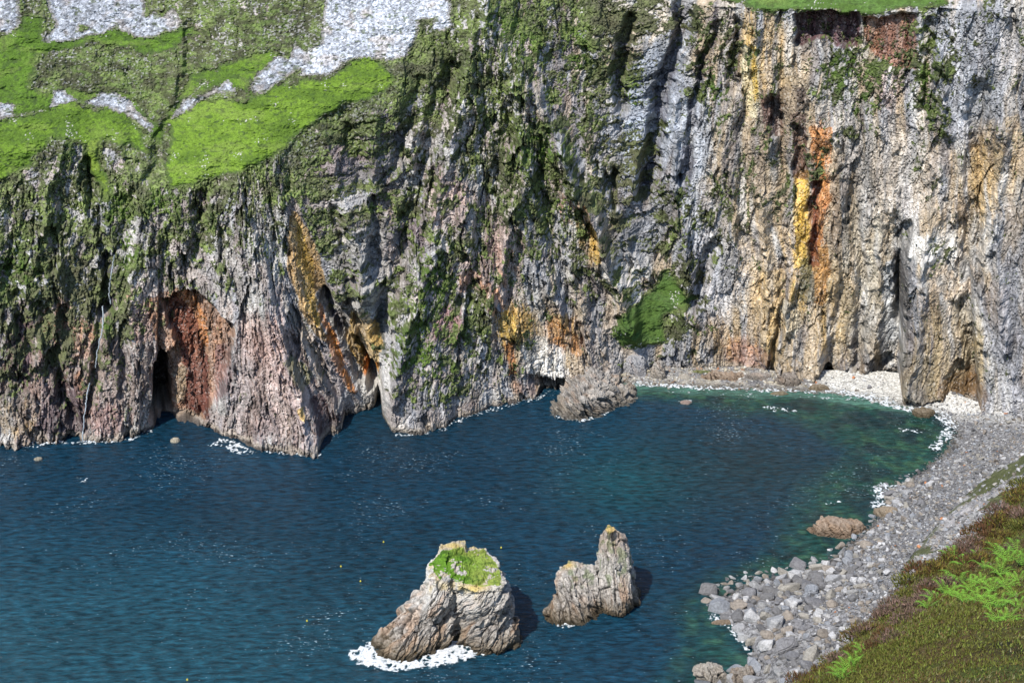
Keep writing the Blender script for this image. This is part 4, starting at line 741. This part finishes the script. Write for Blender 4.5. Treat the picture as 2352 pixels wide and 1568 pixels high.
for k in range(12):
    bm = hull(50 + k, False); bm.verts.ensure_lookup_table(); bm.verts.index_update()
    lows.append((np.array([v.co[:] for v in bm.verts]), np.array([[v.index for v in f.verts] for f in bm.faces]))); bm.free()
cellh = {}
def free(p, r):
    cx, cy = int(p[0] // 3), int(p[1] // 3)
    for i in range(cx - 1, cx + 2):
        for j in range(cy - 1, cy + 2):
            for (x, y, rr) in cellh.get((i, j), ()):
                if (x - p[0]) ** 2 + (y - p[1]) ** 2 < (.80 * (r + rr)) ** 2: return False
    return True
rock = []
def radius(y, q):
    if y > 1290: b = 2.35 - 1.6 * S(.15, 1, q) + .9 * S(1380, 1540, y)
    elif y > 1100: b = 1.25 - .65 * S(0, .9, q)
    else: b = .75
    return b * random.choice([.55, .6, .7, .8, 1, 1, 1.25, 1.6])
for ps, cnt in ((1.0, 2600), (.62, 9000), (.38, 22000)):
    for _ in range(cnt):
        uu = random.uniform(.285, 1) if random.random() < .93 else random.uniform(0, .29); q = random.uniform(-.13, 1.0)
        p = beach_pt(uu, q); x, y = project(*p)
        if q < 0 and random.random() < .5: continue
        r = radius(y, q) * ps
        if r < .22 or y > 1640: continue
        if free(p, r):
            cellh.setdefault((int(p[0] // 3), int(p[1] // 3)), []).append((p[0], p[1], r)); rock.append((r, p, q, x, y))
def showsize(t): return -t[0] / (np.linalg.norm(t[1] - np.array([0, 0, H])))
inview = [t for t in rock if 0 < t[3] < 2352 and t[4] < 1575]; rest = [t for t in rock if not (0 < t[3] < 2352 and t[4] < 1575)]
inview.sort(key=showsize)
big, small = inview[:290], inview[290:] + rest
TN_ = ["mid grey", "light grey", "dark grey", "tan", "bluish grey", "whitish", "brown", "charcoal"]
for i, (r, p, q, x, y) in enumerate(big):
    kk = random.randrange(16); o = bpy.data.objects.new("boulder", protos[kk]); col.objects.link(o)
    o.location = (p[0], p[1], p[2] + r * .22); s_ = r * 1.12
    o.scale = (s_, s_ * random.uniform(.8, 1.1), s_ * random.uniform(.8, 1.25)); o.rotation_euler = (random.uniform(-.5, .5), random.uniform(-.5, .5), random.uniform(0, 6.28))
    a_ = "large" if i < 60 else "medium"
    b_ = "by the water" if q < .18 else "near the water" if q < .4 else "mid beach" if q < .65 else "at the back"
    c_ = "at the bottom edge of the photo" if y > 1500 else "just above the bottom edge" if y > 1440 else "halfway up the near shore" if y > 1370 else "at the top of the near shore" if y > 1290 else "on the far stretch of beach"
    tag(o, "%s %s boulder %s, %s" % (a_, TN_[kk % 8], b_, c_), "boulder", "boulders " + c_)
for _ in range(9000):
    i = random.randrange(nt_ - 1); j = int(149 * random.random() ** 1.3)
    if tv[i, j] > .45 and random.random() < .85: continue
    p = TG[i, j]; x, y = tx[i, j], ty[i, j]; small.append((.28 + .75 * random.random() ** 3, p, .5, x, y))
VV, QQ, CK, nb = [], [], [], 0
for (r, p, q, x, y) in small:
    v, f = lows[random.randrange(12)]; a = random.uniform(0, 6.28); ca, sa = math.cos(a), math.sin(a); tl = random.uniform(-.4, .4)
    w_ = v * r * np.array([1.12, random.uniform(.85, 1.15), random.uniform(.8, 1.3)])
    w_ = np.stack([w_[:, 0] * ca - w_[:, 1] * sa, w_[:, 0] * sa + w_[:, 1] * ca, w_[:, 2] + tl * w_[:, 0]], -1) + p + np.array([0, 0, r * .2])
    c = np.array(random.choice(TONES)) * random.uniform(.62, 1.12)
    if y < 950 and x > 1860 and random.random() < .7: c = np.array([.66, .64, .6])
    elif y < 950 and x < 1860: c = np.array(random.choice([(.42, .37, .28), (.24, .20, .16), (.62, .59, .54), (.70, .68, .63), (.32, .21, .14), (.5, .47, .42)]))
    if random.random() < .004: c = np.array([.45, .2, .1])
    if p[2] < .5: c = c * .6
    VV.append(w_); QQ.append(f + nb); CK.append(np.repeat(c[None], len(v), 0)); nb += len(v)
tag(mesh_np("shingle", np.concatenate(VV), np.concatenate(QQ), M_bould, colr=np.clip(np.concatenate(CK), .01, .9)), "countless small grey stones packed between the boulders on the beach", "stones", kind="stuff")
print("rocks", len(rock))

# ------------------------------------------------------------------ near vegetation
def hill_pt(i, q):
    i = min(max(i, 0), nt_ - 1.001); j = q * 418.99; a, b_ = int(i), int(j); return HG[a, b_] * (1 - (i - a)) + HG[a + 1, b_] * (i - a)
flatx, flaty = hx.ravel(), hy.ravel()
vis = np.nonzero((flatx > 1780) & (flatx < 2480) & (flaty > 1050) & (flaty < 1640))[0]
dist_ = np.linalg.norm(HG.reshape(-1, 3)[vis] - np.array([0, 0, H]), axis=1)
pick = rng.choice(vis, 140000, p=None)
B0 = HG.reshape(-1, 3)[pick] + rng.normal(size=(len(pick), 3)) * np.array([.12, .12, .01])
dd = np.linalg.norm(B0 - np.array([0, 0, H]), axis=1); hgt = (.035 + .06 * rng.random(len(pick))) * np.clip(dd / 35, .5, 1.7); wd_ = hgt * .22
an = rng.random(len(pick)) * 6.283; tl = rng.normal(size=(len(pick), 2)) * .45 * hgt[:, None]
Tp = B0 + np.stack([tl[:, 0], tl[:, 1], hgt], -1); dx_ = np.stack([np.cos(an), np.sin(an), 0 * an], -1) * wd_[:, None]
VV = np.stack([B0 - dx_, B0 + dx_, Tp], 1).reshape(-1, 3); QQ = np.arange(len(VV)).reshape(-1, 3)
pal = np.array([(.12,.125,.025), (.08,.075,.02), (.14,.18,.032), (.12,.08,.03), (.15,.14,.06), (.07,.04,.025), (.18,.17,.10)])
sel = np.clip(((fbm(B0[:, 0] / 2, B0[:, 1] / 2, 3, 3) + 1) * 2.2 + rng.normal(size=len(pick)) * 1.5).astype(int), 0, 6)
ck = np.repeat(pal[sel] * (.7 + .6 * rng.random(len(pick)))[:, None], 3, 0)
tag(mesh_np("heath_grass", VV, QQ, M_leaf, colr=ck), "short olive and brown heath grass covering the near hillside", "grass", kind="stuff")
def bush_mesh(seed, pal):
    r = np.random.default_rng(seed); n = 520; v = r.normal(size=(n, 3)); v /= np.linalg.norm(v, axis=1)[:, None]; v[:, 2] = abs(v[:, 2])
    lump = 1 + .28 * np.sin(v[:, 0] * 5 + seed) * np.cos(v[:, 1] * 4 + seed * 2)
    c0 = v * (.35 + .6 * r.random(n) ** .5)[:, None] * lump[:, None] * np.array([1, .9, .62]); d = v + r.normal(size=(n, 3)) * .5 + np.array([0, 0, .5]); d /= np.linalg.norm(d, axis=1)[:, None]
    s_ = np.cross(d, r.normal(size=(n, 3))); s_ /= np.linalg.norm(s_, axis=1)[:, None]; ln = .16 + .14 * r.random(n)
    V_ = np.stack([c0 - s_ * .035, c0 + s_ * .035, c0 + d * ln[:, None]], 1).reshape(-1, 3)
    # woody stems from the root
    m = 30; a = r.random(m) * 6.28; rad = r.random(m) * .7; tip = np.stack([np.cos(a) * rad, np.sin(a) * rad, .3 + .25 * r.random(m)], -1)
    o_ = np.stack([-np.sin(a), np.cos(a), 0 * a], -1) * .02; V2 = np.stack([-o_, o_, tip], 1).reshape(-1, 3)
    cc = np.repeat(np.array(pal)[r.integers(0, len(pal), n)] * (.6 + .8 * r.random(n))[:, None], 3, 0)
    return (V_, np.arange(len(V_)).reshape(-1, 3), cc), (V2, np.arange(len(V2)).reshape(-1, 3), np.repeat(C3(.10, .07, .05)[None], m * 3, 0))
PB = [[(.11,.055,.03), (.09,.075,.022), (.15,.075,.04)], [(.085,.10,.02), (.14,.13,.03), (.07,.065,.02)], [(.17,.12,.03), (.12,.13,.025), (.09,.05,.03)], [(.18,.115,.09), (.13,.085,.07), (.09,.07,.04)]]
bushes = []
for k in range(8):
    fo, sm_ = bush_mesh(k, PB[k % 4]); pr = []
    for nm, (v, q, c) in (("foliage", fo), ("stem", sm_)):
        o = mesh_np(nm, v, q, M_leaf, colr=c); pr.append(o.data); bpy.data.objects.remove(o)
    bushes.append(pr)
BL = ["rusty brown heather bush", "dark olive heather bush", "ochre and brown heather bush", "purplish faded heather bush"]
spots = []
HX, HY = hx, hy
def nearest(px, py):                       # hillside point seen at a place in the photo
    d = (flatx - px) ** 2 + (flaty - py) ** 2; k = int(np.argmin(d)); return HG.reshape(-1, 3)[k]
lip = [(1850,1560),(1880,1540),(1915,1518),(1950,1492),(1975,1468),(1998,1442),(2020,1418),(2045,1392),(2070,1365),(2090,1340),(2115,1318),(2150,1298),(2185,1278),(2215,1262),(2240,1245),(2262,1225),(2285,1200),(2305,1172),(2325,1145),(2345,1118)]
bl = []
for x, y in lip:
    for k in range(2): bl.append((x + random.uniform(-8, 14), y + random.uniform(-2, 16), 1.0))
for k in range(46): 
    t_ = random.random(); bl.append((1990 + 370 * t_ + random.uniform(-10, 40), 1480 - 300 * t_ + random.uniform(-25, 25), .9))
for k, (x, y, s0) in enumerate(bl):
    p = nearest(x, y); kind = random.choice([0, 0, 1, 2, 2, 3]) if not (2040 < x < 2150 and y > 1370) else 3
    o = empty("heather_bush", p)
    for nm, md in zip(("foliage", "stem"), bushes[kind + 4 * random.randrange(2)]):
        pt = bpy.data.objects.new(nm, md); col.objects.link(pt); pt.parent = o
    s_ = s0 * random.uniform(.7, 1.3) * np.linalg.norm(p - np.array([0, 0, H])) / 95 
    o.location = p - np.array([0, 0, .08]); o.scale = (s_, s_, s_ * random.uniform(.8, 1.3)); o.rotation_euler = (0, 0, random.uniform(0, 6.28))
    wh = "on the lip of the near hillside" if k < 40 else "on the near hillside behind the lip"
    tag(o, BL[kind] + " " + wh, "bush", BL[kind] + "es " + wh)
def frond_mesh(seed):
    r = np.random.default_rng(seed); V_, Q_ = [], []; L_ = .85 + .25 * r.random(); up_ = .55 + .3 * r.random()
    for j in range(13):
        t_ = (j + 1) / 13; z = up_ * math.sin(t_ * 2.0) * L_ * .8; zp = up_ * math.sin(j / 13 * 2.0) * L_ * .8; b_ = len(V_)
        V_ += [[L_ * j / 13, -.012, zp], [L_ * j / 13, .012, zp], [L_ * t_, 0, z]]; Q_.append([b_, b_ + 1, b_ + 2])
        c = np.array([L_ * t_, 0, z]); fw = np.array([1, 0, .2]); sd = np.array([0, 1, -.15]); wl = .30 * L_ * (1 - t_) ** .75 * min(1, t_ * 5) + .02
        for sgn in (-1, 1):
            b_ = len(V_); V_ += [c - fw * .024, c + fw * .024, c + sgn * sd * wl + fw * wl * .45]; Q_.append([b_, b_ + 1, b_ + 2])
    V_ = np.array(V_); return V_, np.array(Q_), np.repeat((C3(.15, .31, .035)[None] * (.75 + .5 * r.random(len(Q_)))[:, None]), 3, 0)
fronds = []
for k in range(6):
    v, q, c = frond_mesh(k); o = mesh_np("frond", v, q, M_leaf, colr=c); fronds.append(o.data); bpy.data.objects.remove(o)
FP = [(2192,1288),(2212,1300),(2250,1290),(2262,1310),(2300,1280),(2318,1290),(2345,1300),(2335,1270),(2300,1320),(2340,1335),(2180,1345),(2205,1340),(2230,1355),(2255,1345),(2280,1360),(2310,1350),(2330,1375),(2170,1365),(2150,1385),(2245,1385),(2275,1400),(2300,1395),(2340,1400),(1965,1528),(1950,1545),(1935,1560),(2190,1370),(2215,1385),(2320,1425),(2290,1430),(2130,1398),(1985,1500)]
for k, (x, y) in enumerate(FP):
    p = nearest(x, y); root = empty("bracken_fern", p); s_ = random.uniform(.75, 1.15) * np.linalg.norm(p - np.array([0, 0, H])) / 88
    root.scale = (s_,) * 3; root.rotation_euler = (random.uniform(-.2, .2), random.uniform(-.2, .2), random.uniform(0, 6.28))
    for m in range(9):
        f = bpy.data.objects.new("frond", fronds[(k + m) % 6]); col.objects.link(f); f.parent = root; f.rotation_euler = (0, 0, m * .7 + random.uniform(0, .4)); f.scale = (random.uniform(.75, 1.1),) * 3
    wh = "by the lower left lip of the hillside" if x < 2000 else "in the upper cluster near the hillside lip" if y < 1330 else "in the lower cluster on the near hillside"
    tag(root, "bright green bracken fern " + wh, "fern", "bracken ferns " + wh)

# ------------------------------------------------------------------ waterfall and buoys
def surf_pt(px, py):
    d = (PX - px) ** 2 + (PY - py) ** 2; k = np.unravel_index(np.argmin(d), d.shape)
    lo_ = max(k[1] - 3, 0); r = RR[k[0], lo_:k[1] + 4].min(); th = TH[k[1]]; return np.array([r * math.sin(th), r * math.cos(th), Z[k]])
for pts, lab in (([(262,580),(259,600),(254,630),(252,660),(251,690),(256,706)], "thin upper waterfall in the dark cleft of the left cliff"), ([(238,718),(236,745),(230,770),(224,800),(221,830),(219,850)], "thin middle waterfall thread sliding down the left cliff"), ([(205,872),(200,890),(197,920),(193,950),(190,985),(188,1010)], "lowest faint waterfall dropping to the sea at left")):
    ps = []
    for a, b_ in zip(pts[:-1], pts[1:]):
        for k in range(8): ps.append((a[0] + (b_[0] - a[0]) * k / 8, a[1] + (b_[1] - a[1]) * k / 8))
    V_, n_ = [], len(ps)
    W_ = np.array([surf_pt(*p) for p in ps]); ry = np.array([np.min(W_[max(0, i - 4):i + 5, 1] ) for i in range(n_)]); ry = np.convolve(np.pad(ry, 4, mode='edge'), np.ones(9) / 9, 'valid')
    rad = math.hypot(0, 1)
    V_, f_ = [], []
    for i in range(n_):
        d_ = ry[i] - 1.0; x_ = W_[i, 0] * d_ / W_[i, 1]; z_ = H + (W_[i, 2] - H) * d_ / W_[i, 1]; w2 = .15 + .16 * random.random()
        for dxx, dyy in ((-w2, 0), (0, -.18), (w2, 0), (0, .18)): V_.append((x_ + dxx, d_ + dyy, z_))
    q = gridq(n_, 4, True); tag(mesh_np("waterfall", V_, q, M_fall, smooth=True), lab, "waterfall", "thin waterfalls on the left cliff")
def bmq(nm, f):
    bm = bmesh.new(); f(bm); me = bpy.data.meshes.new(nm); bm.to_mesh(me); bm.free(); me.materials.append(M_buoy); return me
fl_me = bmq("float", lambda bm: bmesh.ops.create_uvsphere(bm, u_segments=14, v_segments=9, radius=.24))
def _top(bm):
    g = bmesh.ops.create_cone(bm, segments=10, radius1=.07, radius2=.05, depth=.3, cap_ends=True); bmesh.ops.translate(bm, verts=g["verts"], vec=(0, 0, .36))
tp_me = bmq("topmark", _top)
BU = [((881,1244), "yellow buoy left of the big sea stack's grassy top"), ((1151,1257), "yellow buoy between the two sea stacks, farther out"), ((783,1300), "yellow buoy in open water, well left of the big stack"), ((828,1334), "yellow buoy in open water level with the stack's flank"), ((705,1425), "yellow buoy left of the big stack's foot"), ((430,1560), "yellow buoy at the bottom edge of the photo")]
for (x, y), lab in BU:
    o = empty("buoy", at(x, y, .15))
    for nm, md in (("float", fl_me), ("topmark", tp_me)):
        pt = bpy.data.objects.new(nm, md); col.objects.link(pt); pt.parent = o
    o.rotation_euler = (.2, .1, 0); tag(o, lab, "buoy", "yellow buoys in the bay")
